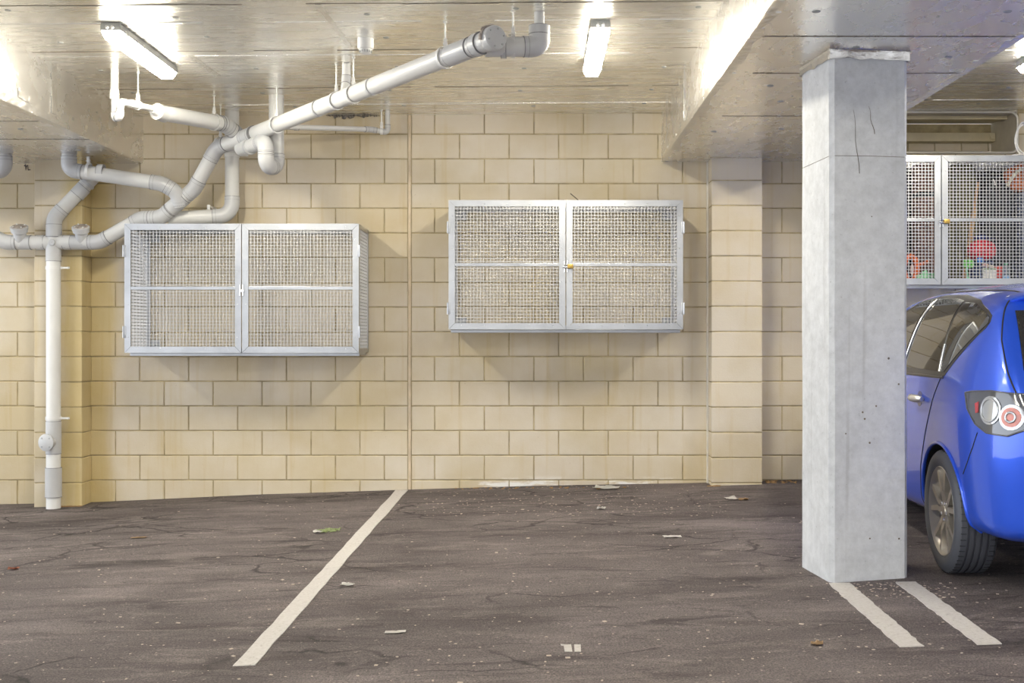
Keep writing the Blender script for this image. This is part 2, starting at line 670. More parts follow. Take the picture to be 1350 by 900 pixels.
# ------------- ceiling
mb = MB()
cx = [-9, 9]
cv_ = []
for zoff in (0, .25):
    cv_.append([mb.v((x, y, ceil_z(x) + zoff)) for x, y in ((-9, -5), (9, -5), (9, D + .02), (-9, D + .02))])
lo, hi = cv_
mb.face(lo)
mb.face(list(reversed(hi)))
for i in range(4):
    mb.face([lo[i], lo[(i + 1) % 4], hi[(i + 1) % 4], hi[i]])
mb.mi = 1
for Y in (6.58, 7.62, 8.74):
    p = []
    for x0, x1 in ((-3.18, 1.03), (2.36, 6)):
        n = 24
        for i in range(n):
            if R.random() < .22:
                continue
            xa, xb = x0 + (x1 - x0) * i / n, x0 + (x1 - x0) * (i + 1) / n
            yy = Y + R.uniform(-.006, .006)
            wd = R.uniform(.003, .010)
            mb.poly([(xa, yy, ceil_z(xa)), (xb, yy + R.uniform(-.004, .004), ceil_z(xb)), (xb, yy + wd, ceil_z(xb)), (xa, yy + wd, ceil_z(xa))], (0, 0, -.002))
mb.mi = 2
for Y in (6.95, 7.75, 9.35):
    for x0, x1 in ((-3.18, 1.03), (2.36, 6)):
        n = 10
        for i in range(n):
            if R.random() < .25:
                continue
            xa, xb = x0 + (x1 - x0) * i / n, x0 + (x1 - x0) * (i + 1) / n
            wd = R.uniform(.008, .02)
            mb.poly([(xa, Y, ceil_z(xa)), (xb, Y, ceil_z(xb)), (xb, Y + wd, ceil_z(xb)), (xa, Y + wd, ceil_z(xa))], (0, 0, -.002))
# joint running towards the wall, pins of the insulation
for (u0, v0, u1, v1) in ((415, 5, 458, 62), (246, 70, 284, 98)):
    def cpt(u, v):
        Y = F * 1.85 / (CV - v)
        return Vector(((u - CU) / F * Y, Y, ceil_z((u - CU) / F * Y)))
    a, c2 = cpt(u0, v0), cpt(u1, v1)
    mb.poly([a, c2, c2 + Vector((.035, 0, 0)), a + Vector((.035, 0, 0))], (0, 0, -.003))
mb.mi = 3
for Y in (6.75, 7.3, 8.1, 8.9, 9.5):
    for i in range(5):
        x = -2.9 + i * .95 + R.uniform(-.1, .1)
        mb.lathe([(.018, 0), (.016, -.003)], Matrix.Translation((x, Y + R.uniform(-.1, .1), ceil_z(x))), 12)
    for x in (2.6, 3.5):
        mb.lathe([(.018, 0), (.016, -.003)], Matrix.Translation((x, Y, ceil_z(x))), 12)
ce = mb.build('ceiling', [M['foil_ceiling'], M['foil_seam'], M['foil_tape'], M['dark_metal']], smooth=0)
struct(ce, 'silver foil lined ceiling with taped seams')


def beam(name, x0, x1, zs, label, seams, tapes, pins):
    mbx = MB()
    mbx.box((x0, -5, zs), (x1, D + .005, HC + 2.05))
    mbx.mi = 1
    for Y, part in seams:
        xa = x0 + (x1 - x0) * part
        mbx.poly([(xa, Y, zs), (x1, Y + .006, zs), (x1, Y + .012, zs), (xa, Y + .006, zs)], (0, 0, -.002))
    mbx.mi = 2
    for Y, part in seams:
        xa = x0 + (x1 - x0) * part
        mbx.poly([(xa, Y + .012, zs), (x1, Y + .012, zs), (x1, Y + .022, zs), (xa, Y + .022, zs)], (0, 0, -.0015))
    for side, yr in tapes:
        xe = x0 if side < 0 else x1
        y = yr[0]
        while y < yr[1]:
            L = R.uniform(.12, .3)
            y2 = min(y + L, yr[1])
            h1, h2 = R.uniform(.03, .05), R.uniform(.03, .05)
            w1, w2 = R.uniform(.03, .07), R.uniform(.03, .07)
            mbx.poly([(xe, y, zs), (xe, y2, zs), (xe, y2, zs + h2), (xe, y, zs + h1)], (side * .003, 0, 0))
            mbx.poly([(xe, y, zs), (xe, y2, zs), (xe - side * w2, y2, zs), (xe - side * w1, y, zs)], (0, 0, -.003))
            y = y2
    mbx.mi = 3
    for (x, Y) in pins:
        mbx.lathe([(.020, 0), (.016, -.004)], Matrix.Translation((x, Y, zs)), 12)
    o = mbx.build(name, [M['foil_beam'], M['foil_seam'], M['foil_tape'], M['dark_metal']], smooth=0)
    return struct(o, label)


beam('ceiling_beam', -5.0, -3.185, SOFFL, 'foil wrapped beam over the bay with the stack pipe', ((8.6, 0), (7.9, 0)), ((1, (5.5, 8.2)),), [(-3.5, 8.2), (-3.7, 7.5), (-3.45, 9.1), (-4.1, 8.2)])
beam('ceiling_beam', 1.031, 2.358, SOFF, 'foil wrapped beam carried by the concrete column', ((5.78, 0), (6.57, .12), (7.82, .14)), ((-1, (3.5, 9.75)), (1, (3.5, 9.75))), [(1.25, 5.35), (1.35, 6.9), (1.5, 7.35), (1.25, 8.4), (1.7, 8.3), (2.1, 5.35), (2.13, 6.2), (1.6, 6.0)])
# vertical tape where the beam cladding is joined
mb = MB()
mb.poly([(-3.1815, 7.93, SOFFL + .06), (-3.1815, 8.02, SOFFL + .06), (-3.1815, 8.02, ceil_z(-3.2)), (-3.1815, 7.93, ceil_z(-3.2))], (.002, 0, 0))
mb.poly([(1.0275, 8.3, SOFF + .06), (1.0275, 8.36, SOFF + .06), (1.0275, 8.36, ceil_z(1)), (1.0275, 8.3, ceil_z(1))], (-.002, 0, 0))
mb.poly([(-3.1815, 7.42, SOFFL + .06), (-3.1815, 7.6, SOFFL + .055), (-3.1815, 7.6, SOFFL + .105), (-3.1815, 7.42, SOFFL + .12)], (.002, 0, 0))
struct(mb.build('trim_6', M['foil_tape'], smooth=0), 'silver tape strips on the sides of the foil wrapped beams')

# ------------- concrete column
colx, coly, rot = 1.483, 6.04, math.radians(7.6)
CW, CD = .412, .425
col_o = thing('column', 'grey concrete column', None, (colx, coly, floor_z(colx, coly)))
del col_o['label']
struct(col_o, 'square grey concrete column beside the blue car')
zt = SOFF - col_o.location.z
o0 = col_o.location.copy()
mb = MB()
cham = .022
loop = [(0 + cham, 0), (CW - cham, 0), (CW, cham), (CW, CD - cham), (CW - cham, CD), (cham, CD), (0, CD - cham), (0, cham)]
nz = 10
rings = []
for k in range(nz + 1):
    z = -.05 + (zt + .05) * k / nz
    rings.append([mb.v(Vector((x + (R.uniform(-.002, .002) if 0 < k < nz else 0), y, z)) + o0) for x, y in loop])
for k in range(nz):
    for i in range(8):
        mb.face([rings[k][i], rings[k][(i + 1) % 8], rings[k + 1][(i + 1) % 8], rings[k + 1][i]])
mb.face(rings[-1])
struct(mb.build('shaft', M['concrete'], col_o, smooth=0))
mb = MB()
seg = 8
outer = []
per = [(x, y) for x, y in ((-.006, -.006), (CW + .006, -.006), (CW + .006, CD + .006), (-.006, CD + .006))]
ring_pts = []
for a, c2 in zip(per, per[1:] + per[:1]):
    for i in range(seg):
        t = i / seg
        ring_pts.append((a[0] + (c2[0] - a[0]) * t, a[1] + (c2[1] - a[1]) * t))
bot_r = [mb.v(Vector((x + R.uniform(-.004, .004), y + R.uniform(-.004, .004), zt - .045 + R.uniform(-.008, .008))) + o0) for x, y in ring_pts]
mid_r = [mb.v(Vector((x + R.uniform(-.003, .003), y + R.uniform(-.003, .003), zt - .012 + R.uniform(-.004, .004))) + o0) for x, y in ring_pts]
top_r = [mb.v(Vector((CW / 2 + (x - CW / 2) * 1.022, CD / 2 + (y - CD / 2) * 1.022, zt - .001)) + o0) for x, y in ring_pts]
n = len(ring_pts)
for p, q in ((bot_r, mid_r), (mid_r, top_r)):
    for i in range(n):
        mb.face([p[i], p[(i + 1) % n], q[(i + 1) % n], q[i]])
struct(mb.build('tape_skirt', M['foil_tape'], col_o, smooth=20))
mb = MB()
for (x, z0, z1) in ((.12, zt - .62, zt - .3), (.20, zt - .42, zt - .28)):
    pts = [Vector((x + .004 * math.sin(9 * t) + .03 * t, -.0005, z0 + (z1 - z0) * (1 - t))) + o0 for t in [i / 8 for i in range(9)]]
    mb.tube(pts, [.0006 + .0014 * abs(math.sin(3 * i)) for i in range(9)], 6)
zl = HC + (CV - 205) / F * 6.04 - col_o.location.z
mb.tube([Vector((cham, -.0002, zl)) + o0, Vector((CW * .5, -.0002, zl + .002)) + o0, Vector((CW - cham, -.0002, zl)) + o0], .0013, 6)
mb.tube([Vector((-.0002, cham, zl)) + o0, Vector((-.0002, CD - cham, zl - .006)) + o0], .0011, 6)
for _ in range(10):
    p = Vector((R.uniform(.05, CW - .04), -.0005, R.uniform(.2, zt - .3))) + o0
    mb.lathe([(.006 * R.uniform(.5, 1.1), 0), (.003, .001)], Matrix.Translation(p) @ frame((0, -1, 0)), 8)
struct(mb.build('crack', M['foil_seam'], col_o, smooth=0))
col_o.rotation_euler = (0, 0, rot)

# ------------------------------------------------------------------ painted lines
def painted(name, quad, label, cat, n=30, jit=.004, group=None):
    """quad: pixel corners far-left, far-right, near-right, near-left on the floor"""
    a, bq, c2, d2 = [floor_px(*q) for q in quad]
    mbx = MB()
    rows = []
    for i in range(n + 1):
        t = i / n
        l = a.lerp(d2, t)
        r = bq.lerp(c2, t)
        row = []
        for p in (l, l.lerp(r, .5), r):
            q = p + Vector((R.uniform(-jit, jit), 0, 0))
            q.z = floor_z(q.x, q.y) + .0035
            row.append(mbx.v(q))
        rows.append(row)
    for i in range(n):
        for k in range(2):
            mbx.face([rows[i][k], rows[i][k + 1], rows[i + 1][k + 1], rows[i + 1][k]])
    # edge down to the asphalt
    geom = bmesh.ops.extrude_face_region(mbx.bm, geom=mbx.bm.faces[:])
    for e in geom['geom']:
        if isinstance(e, bmesh.types.BMVert):
            e.co.z -= .006
    o = mbx.build(name, M['paint'], smooth=30)
    return tag(o, label, cat, group)


painted('painted_line', ((522, 646), (537.5, 646), (336, 877), (307, 878)), 'white painted bay line running out from the wall in open floor', 'floor marking')
painted('painted_line', ((1092, 769), (1120, 768.5), (1218, 852), (1186, 853)), 'white painted bay line starting at the chamfered corner of the column', 'floor marking')
painted('painted_line', ((1180, 767.5), (1207, 767), (1321, 849), (1289, 850)), 'white painted bay line on the car side of the column', 'floor marking')
mb = MB()
for quad in (((743, 850), (753, 850), (754.5, 859), (744.5, 859)), ((757, 850), (765.5, 850), (766, 859), (757.5, 859)), ((739, 849.5), (747, 850), (747, 851.5), (740, 851.2))):
    ps = [floor_px(*q) + Vector((0, 0, .001)) for q in quad]
    mb.poly(ps, (0, 0, .002))
tag(mb.build('painted_mark', M['paint'], smooth=0), 'two small white painted blocks, remains of a bay number', 'floor marking')

# ------------------------------------------------------------------ drain pipework
drain = thing('drain_pipework', 'pale grey plastic drain pipes branching under the ceiling into one stack', 'pipe', (px(70.5, 666, 9.52).x, 9.52, floor_z(px(70.5, 666, 9.52).x, 9.52)))
PR_ = .0555


def fillet(pts, bends):
    """returns list of ('pipe', a, b) and ('elbow', [pts])"""
    pts = [Vector(p) for p in pts]
    n = len(pts)
    tl = [0] * n
    for i in range(1, n - 1):
        d0 = (pts[i] - pts[i - 1]).normalized()
        d1 = (pts[i + 1] - pts[i]).normalized()
        th = d0.angle(d1)
        t = bends[i - 1] * math.tan(th / 2)
        tl[i] = min(t, .47 * (pts[i] - pts[i - 1]).length, .47 * (pts[i + 1] - pts[i]).length)
    out = []
    prev = pts[0]
    for i in range(1, n - 1):
        d0 = (pts[i] - pts[i - 1]).normalized()
        d1 = (pts[i + 1] - pts[i]).normalized()
        a = pts[i] - d0 * tl[i]
        bq = pts[i] + d1 * tl[i]
        out.append(('pipe', prev, a))
        th = d0.angle(d1)
        arc = []
        m = 10
        rad = tl[i] / max(1e-6, math.tan(th / 2))
        nrm = (d1 - d0 * d0.dot(d1)).normalized()
        cen = a + nrm * rad
        for k in range(m + 1):
            an = th * k / m
            arc.append(cen + (-nrm * math.cos(an) + d0 * math.sin(an)) * rad)
        out.append(('elbow', arc, d0, d1))
        prev = bq
    out.append(('pipe', prev, pts[-1]))
    return out


def run(pts, r=PR_, bend=.10, sleeve=.045, mats=('pvc', 'pvc_fit'), fat=1.07):
    bends = bend if isinstance(bend, (list, tuple)) else [bend] * (len(pts) - 2)
    for it in fillet(pts, bends):
        if it[0] == 'pipe':
            a, bq = it[1], it[2]
            if (bq - a).length < .012:
                continue
            mbx = MB()
            mbx.tube([a, bq], r, 24)
            mbx.build('pipe', M[mats[0]], drain, smooth=40)
        else:
            arc, d0, d1 = it[1:]
            p = [arc[0] - d0 * sleeve] + arc + [arc[-1] + d1 * sleeve]
            mbx = MB()
            mbx.tube(p, r * fat, 24)
            mbx.mi = 1
            for q, dd in ((p[0], d0), (p[-1], -d1)):
                mbx.tube([q - dd * .0005, q + dd * .0035], r * fat * 1.004, 24)
                mbx.tube([q + dd * .026, q + dd * .028], r * fat * 1.002, 24)
            mbx.build('elbow', [M[mats[1]], M['groove']], drain, smooth=40)


def coupling(p, d, r=PR_, L=.07, fat=1.06, mat='pvc_fit', name='coupling'):
    d = Vector(d).normalized()
    mbx = MB()
    mbx.tube([p - d * L / 2, p + d * L / 2], r * fat, 24)
    if L > .028:
        mbx.mi = 1
        for e in (-1, 1):
            mbx.tube([p + d * e * (L / 2 - .003), p + d * e * (L / 2 + .0005)], r * fat * 1.004, 24)
    return mbx.build(name, [M[mat], M['groove']], drain, smooth=40)


def ring_mesh(mbx, p, d, r, w=.022, t=.004):
    mt = Matrix.Translation(p) @ frame(d)
    mbx.lathe([(r, -w / 2), (r + t, -w / 2), (r + t, w / 2), (r, w / 2)], mt, 28, closed=True)


# main collector
M0, M1 = px(652, 50, 6.58), px(318, 183, 9.2)
C1, C2, C3, C4, C5 = px(286, 194, 9.34), px(256, 249, 9.4), px(212, 287, 9.45), px(186, 288, 9.47), px(131, 319, 9.5)
SX = px(70.5, 319.5, 9.52)
run([M0, px(330, 178.4, 9.1), C1, C2, C3, C4, C5, SX], PR_, [.3, .14, .2, .14, .12, .14])
dm = (M1 - M0).normalized()
# joints and inspection cap on the collector
coupling(M0.lerp(M1, .10), dm, L=.22, fat=1.09)
coupling(M0.lerp(M1, .045), dm, L=.06, fat=1.16)
mb = MB()
pe = M0 - dm * .005
capd = (-dm + Vector((.0, -.10, .0))).normalized()
mt = Matrix.Translation(pe + capd * .0) @ frame(capd)
mb.lathe([(.060, -.06), (.068, -.03), (.068, .008), (.062, .014)], mt, 32)
cap = mb.build('inspection_cap', M['pvc_fit'], drain, smooth=40)
mb = MB()
for k in range(6):
    a = k * PI / 3 + .3
    mb = MB()
    mb.lathe([(.006, .012), (.005, .019)], mt @ Matrix.Translation((.05 * math.cos(a), .05 * math.sin(a), 0)), 8)
    mb.build('bolt', M['dark_metal'], cap, smooth=0)
mb = MB()
rim = [mt @ Vector((.074 * math.cos(a), .074 * math.sin(a), -.035 + .006 * math.sin(5 * a))) for a in [PI * (.15 + .9 * i / 14) for i in range(15)]]
mb.tube(rim, [.006 + .005 * abs(math.sin(2.3 * i)) for i in range(15)], 7)
mb.build('seal', M['cap'], cap, smooth=0)
for u, v in ((0.40, 0), (.62, 0)):
    coupling(M0.lerp(M1, u), dm, L=.02, fat=1.03, name='collar')
coupling(M0.lerp(M1, .935), dm, L=.035, fat=1.12, name='collar')
coupling(M1.lerp(C1, .35), (C1 - M1), L=.20, fat=1.10, name='junction')
coupling(C2.lerp(C3, .5), (C3 - C2), L=.16, fat=1.09, name='junction')
coupling(C4.lerp(C3, .6), (C4 - C3), L=.05, fat=1.07)
# elbow up to the slab at the near end
K0 = px(640, 62, 6.72)
K1 = px(711, 61.5, 6.78)
ktop = K1.copy()
ktop.z = HC - (40 - CV) / F * 6.78
run([K0, K1, ktop], PR_ * 1.0, .075, sleeve=.05)
coupling(ktop, (0, 0, 1), L=.05, fat=1.08)
mb = MB()
mb.tube([ktop, (K1.x, K1.y, ceil_z(K1.x) - .001)], .029, 20)
mb.build('pipe', M['pvc'], drain, smooth=40)
coupling(px(664, 62, 6.75), (1, 0, 0), L=.03, fat=1.15, name='collar')
coupling(px(690, 61.5, 6.77), (1, 0, 0), L=.02, fat=1.04, name='collar')
# horizontal branch near the wall with riser to the slab
Hc = px(306, 284, 9.62)
run([px(222, 288, 9.52), Hc, (Hc.x, Hc.y, ceil_z(Hc.x) - .001)], PR_, .11, sleeve=.05)
coupling(px(270, 286, 9.6), (1, 0, 0), L=.03, fat=1.05, name='collar')
# branch from the small trap
Bt = px(151, 92, 8.1)
Bt.z = ceil_z(Bt.x) - .001
B1, B2, B3, B4 = px(151.5, 156, 8.1), px(158.2, 154.5, 8.02), px(158.8, 134, 8.02), px(203, 143.5, 8.4)
mb = MB()
mb.tube([Bt, px(150.8, 130, 8.1)], .0255, 20)
mb.build('pipe', M['white_plastic'], drain, smooth=40)
mb = MB()
mb.tube([px(150.8, 119, 8.1), px(150.8, 131, 8.1)], .030, 20)
mb.build('coupling', M['white_plastic'], drain, smooth=40)
run([px(150.8, 128, 8.1), B1, B2, B3, B4], .0215, [.022, .022, .03], sleeve=.02, mats=('white_plastic', 'white_plastic'), fat=1.15)
mb = MB()
mb.tube([px(172, 136.5, 8.13), px(184, 139, 8.22)], .027, 20)
mb.build('coupling', M['white_plastic'], drain, smooth=40)
mb = MB()
bd = (px(209, 148, 8.46) - px(203, 146, 8.4)).normalized()
pa, pb = px(200, 144, 8.38), px(211, 148.3, 8.47)
mb.tube([pa, pa.lerp(pb, .35), pb], [.026, .03, PR_ * 1.06], 24)
mb.build('reducer', M['white_plastic'], drain, smooth=30)
mb = MB()
mb.tube([pa.lerp(pb, .6), pb.lerp(pa, -.6)], PR_ * 1.06, 24)
mb.build('coupling', M['pvc'], drain, smooth=40)
run([pb, px(296, 163.5, 9.08), px(313, 177, 9.2), px(319, 190, 9.26)], PR_, [.16, .1], sleeve=.03, mats=('white_plastic', 'pvc_fit'))
coupling(px(293, 162.6, 9.05), px(293, 162.6, 9.05) - pb, L=.03, fat=1.08, name='collar')
# branch from the beam soffit
Cc = px(91, 224, 9.33)
run([(Cc.x, Cc.y, SOFFL - .001), Cc, px(214, 242, 9.36), px(234, 254, 9.39), px(237, 272, 9.42)], PR_, [.085, .16, .1], sleeve=.05)
coupling(px(133, 226.5, 9.34), (px(133, 226.5, 9.34) - Cc), L=.05, fat=1.07)
# raking pipe up into the soffit behind it
run([SX, px(71.5, 287, 9.53), px(128, 228, 9.6)], PR_, .12, sleeve=.05)
coupling(px(106, 252, 9.57), px(128, 228, 9.6) - px(71.5, 287, 9.53), L=.09, fat=1.07)
coupling(px(115, 242, 9.58), px(128, 228, 9.6) - px(71.5, 287, 9.53), L=.025, fat=1.12, name='collar')
# far arm that leaves the picture and its own soffit bend
run([SX, px(7, 319.5, 9.5), px(-80, 276, 9.45)], PR_, .16, sleeve=.05)
run([(px(6, 224, 9.33).x, 9.33, SOFFL - .001), px(6, 224, 9.33), px(-80, 240, 9.36), px(-80, 280, 9.45)], PR_, [.09, .1], sleeve=.05)
# stack down to the floor
zf = floor_z(SX.x, 9.52)
mb = MB()
mb.tube([SX, (SX.x, 9.52, zf - .01)], PR_, 24)
mb.build('stack_pipe', M['white_plastic'], drain, smooth=40)
coupling(px(70.5, 332, 9.52), (0, 0, 1), L=.15, fat=1.06, name='junction')
coupling(px(71, 304, 9.52), (0, 0, 1), L=.10, fat=1.1)
for u in (54, 90):
    coupling(px(u, 319.5, 9.52), (1, 0, 0), L=.07, fat=1.06)
for v0, v1, f in ((555, 598, 1.07), (616, 655, 1.14)):
    a, bq = px(70.5, v0, 9.52), px(70.5, v1, 9.52)
    coupling((a + bq) / 2, (0, 0, 1), L=(a - bq).length, fat=f)
for v in (566, 592, 622, 633, 643):
    coupling(px(70.5, v, 9.52), (0, 0, 1), L=.006, fat=1.155 if v > 610 else 1.085, name='collar')
# access cap on the stack
mb = MB()
dcap = Vector((-.25, -1, 0)).normalized()
pc = px(70.5, 582, 9.52)
mt = Matrix.Translation(pc) @ frame(dcap)
mb.lathe([(.05, .02), (.05, .075), (.066, .08), (.068, .096), (.062, .100)], mt, 32)
cap = mb.build('access_cap', M['pvc_fit'], drain, smooth=40)
for k in range(4):
    a = k * PI / 2 + PI / 4
    mb = MB()
    mb.lathe([(.007, .098), (.006, .104)], mt @ Matrix.Translation((.048 * math.cos(a), .048 * math.sin(a), 0)), 8)
    mb.build('bolt', M['dark_metal'], cap, smooth=0)
# round plug at the cross junction
mb = MB()
mt = Matrix.Translation(px(68.5, 319.5, 9.46)) @ frame((0, -1, 0))
mb.lathe([(.026, -.02), (.026, .006), (.022, .010), (.006, .010), (.004, .014)], mt, 24)
mb.build('plug', M['pvc_fit'], drain, smooth=30)
# upturned cleanouts on both arms
for u, roll in ((27.5, .06), (108.5, .05)):
    d = Vector((roll, -.44, 1)).normalized()
    p0 = px(u, 319, 9.5)
    mt = Matrix.Translation(p0) @ frame(d)
    mb = MB()
    mb.lathe([(.048, 0), (.048, .075), (.062, .083), (.062, .098), (.066, .100), (.068, .125), (.062, .128)], mt, 32)
    co = mb.build('cleanout', M['pvc_fit'], drain, smooth=40)
    mb = MB()
    mb.lathe([(.058, .126), (.052, .133), (.02, .134)], mt, 28)
    mb.build('screw_cap', M['cap'], co, smooth=20)
    for k in range(4):
        a = k * PI / 2 + .6
        mb = MB()
        mb.lathe([(.007, .13), (.006, .139)], mt @ Matrix.Translation((.045 * math.cos(a), .045 * math.sin(a), 0)), 8)
        mb.build('bolt', M['white_plastic'], co, smooth=0)
    coupling(px(u, 319.5, 9.51), (1, 0, 0), L=.17, fat=1.05, name='junction')
# gully trap riser
E0 = px(364.4, 125, 9.0)
E0.z = ceil_z(E0.x) - .001
run([E0, px(364.6, 220, 9.0), px(350.6, 220, 8.84), px(350.6, 186, 8.84), px(318, 196, 9.2)], PR_, [.075, .075, .07], sleeve=.03)
coupling(px(364.4, 168, 9.0), (0, 0, 1), L=.03, fat=1.05, name='collar')
coupling(px(330, 193, 9.06), px(318, 196, 9.2) - px(350.6, 186, 8.84), L=.025, fat=1.12, name='collar')
# thin condensate pipe
F0 = px(511, 149, 9.62)
F0.z = ceil_z(F0.x) - .001
run([F0, px(511, 174.5, 9.62), px(488, 170.5, 9.57), px(366, 167, 9.0)], .0205, [.028, .1], sleeve=.03, fat=1.16)
coupling(px(391, 168, 9.12), (-1, -.5, 0), .0205, .03, 1.15, name='collar')
# short dropper into the collector
G0 = px(456.8, 82, 8.0)
G0.z = ceil_z(G0.x) - .001
gb = M0.lerp(M1, .499)
run([G0, px(456.4, 106, 8.0), gb + Vector((-.03, .05, 0))], .029, [.06], sleeve=.02, fat=1.08)

# ------------------------------------------------------------------ hangers
HANG = []


def hanger(P, d, r, label, top=None, name='pipe_hanger'):
    top = ceil_z(P.x) if top is None else top
    t = thing(name, label, 'pipe hanger', (P.x, P.y, P.z), 'threaded rod pipe hangers')
    mbx = MB()
    ring_mesh(mbx, P, d, r)
    mbx.build('clip_band', M['white_plastic'], t, smooth=40)
    mbx = MB()
    z = P.z + r
    mbx.bevbox((P.x - .010, P.y - .010, z), (P.x + .010, P.y + .010, z + .05), .003)
    mbx.bevbox((P.x - .013, P.y - .013, z + .012), (P.x + .013, P.y + .013, z + .024), .003)
    mbx.build('clip_nut', M['white_plastic'], t, smooth=30)
    mbx = MB()
    if top - z > .07:
        mbx.tube([(P.x, P.y, z + .045), (P.x, P.y, top - .001)], .0055, 10)
        mbx.lathe([(.012, 0), (.012, -.006)], Matrix.Translation((P.x, P.y, top - .001)), 12)
        mbx.build('rod', M['rod'], t, smooth=40)
    else:
        mbx.bm.free()
    HANG.append(t)


def on_main(u):
    # point of the collector axis seen at column u
    a, c2 = (M0.x - (u - CU) / F * M0.y), (M1.x - (u - CU) / F * M1.y)
    return M0.lerp(M1, a / (a - c2))


hanger(px(182, 139, 8.21), px(203, 143, 8.4) - px(159, 134, 8.02), .028, 'thin rod holding the small white trap pipe below the long light')
hanger(px(282.3, 161, 8.98), px(296, 163.5, 9.08) - pb, PR_ * 1.08, 'thin rod holding the thick white branch pipe near its bend')
hanger(px(290.8, 191.5, 9.33), C1 - M1, PR_ * 1.10, 'thin rod reaching down to the bend below the pipe crossing')
hanger(on_main(365), dm, PR_ * 1.05, 'thin rod in front of the trap riser, clamped to the sloping pipe')
hanger(on_main(443.5), dm, PR_ * 1.03, 'thin rod on the sloping pipe, wall side of the short dropper')
hanger(on_main(466), dm, PR_ * 1.03, 'thin rod on the sloping pipe, just past the short dropper')
hanger(on_main(587), dm, PR_ * 1.10, 'thin rod on the sloping pipe near its inspection cap')
hanger(px(676.5, 61.7, 6.76), (1, 0, 0), PR_ * 1.06, 'thin rod beside the big elbow under the slab')
hanger(px(503, 173, 9.6), (1, .1, 0), .0235, 'thin rod at the end of the small thin pipe by the wall')
hanger(px(116.5, 225, 9.33), px(214, 242, 9.36) - Cc, PR_ * 1.06, 'short clip holding the pipe that drops from the beam soffit', top=SOFFL)


def wall_clip(P, d, r, label, side=1, back=D):
    t = thing('pipe_clip', label, 'pipe clip', P, 'saddle clips fixing pipes to the wall')
    mbx = MB()
    ring_mesh(mbx, P, d, r, w=.026, t=.005)
    mbx.build('band', M['white_plastic'], t, smooth=40)
    mbx = MB()
    d = Vector(d).normalized()
    if abs(d.z) > .5:
        mbx.bevbox((P.x + side * r * .9, P.y - .012, P.z - .008), (P.x + side * (r + .075), P.y - .002, P.z + .008), .003) if side > 0 else None
        mbx.bevbox((P.x - .012, P.y + r, P.z - .012), (P.x + .012, back, P.z + .012), .002)
        mbx.lathe([(.009, 0), (.009, .012)], Matrix.Translation((P.x + side * (r + .06), P.y - .003, P.z)) @ frame((0, -1, 0)), 10)
    else:
        mbx.bevbox((P.x - .012, P.y - .006, P.z + r), (P.x + .012, P.y + .006, P.z + r + .04), .002)
        mbx.bevbox((P.x - .012, P.y + .004, P.z + r + .015), (P.x + .012, back, P.z + r + .035), .002)
    mbx.build('lug', M['white_plastic'], t, smooth=30)


wall_clip(px(70.5, 353, 9.52), (0, 0, 1), PR_, 'white saddle clip high on the stack pipe under the cross junction', back=D - .2)
wall_clip(px(70.5, 551, 9.52), (0, 0, 1), PR_, 'white saddle clip low on the stack pipe above the round access cap', back=D - .2)
wall_clip(px(306, 205, 9.62), (0, 0, 1), PR_, 'white saddle clip on the riser behind the pipe crossing')
wall_clip(px(275, 285.8, 9.6), (1, .08, 0), PR_ * 1.02, 'white saddle clip on the level pipe above the cage top')

# ------------------------------------------------------------------ smoke detector
sx, sy = (482 - CU) / F * 7.35, 7.35
t = thing('smoke_detector', 'white round smoke detector on the foil ceiling', 'smoke detector', (sx, sy, ceil_z(sx)))
mb = MB()
mt = Matrix.Translation((sx, sy, ceil_z(sx)))
mb.lathe([(.050, 0), (.050, -.055), (.046, -.062), (.036, -.064)], mt, 36)
mb.build('base', M['white_plastic'], t, smooth=40)
mb = MB()
mb.lathe([(.040, -.062), (.038, -.072), (.030, -.088), (.018, -.092)], mt, 36)
hd = mb.build('head', M['white_plastic'], t, smooth=40)
mb = MB()
for k in range(14):
    a = 2 * PI * k / 14
    mb.box((-.0025, .033, -.084), (.0025, .040, -.070), mt @ Matrix.Rotation(a, 4, 'Z'))
mb.build('vent_slot', M['dark_metal'], hd, smooth=0)

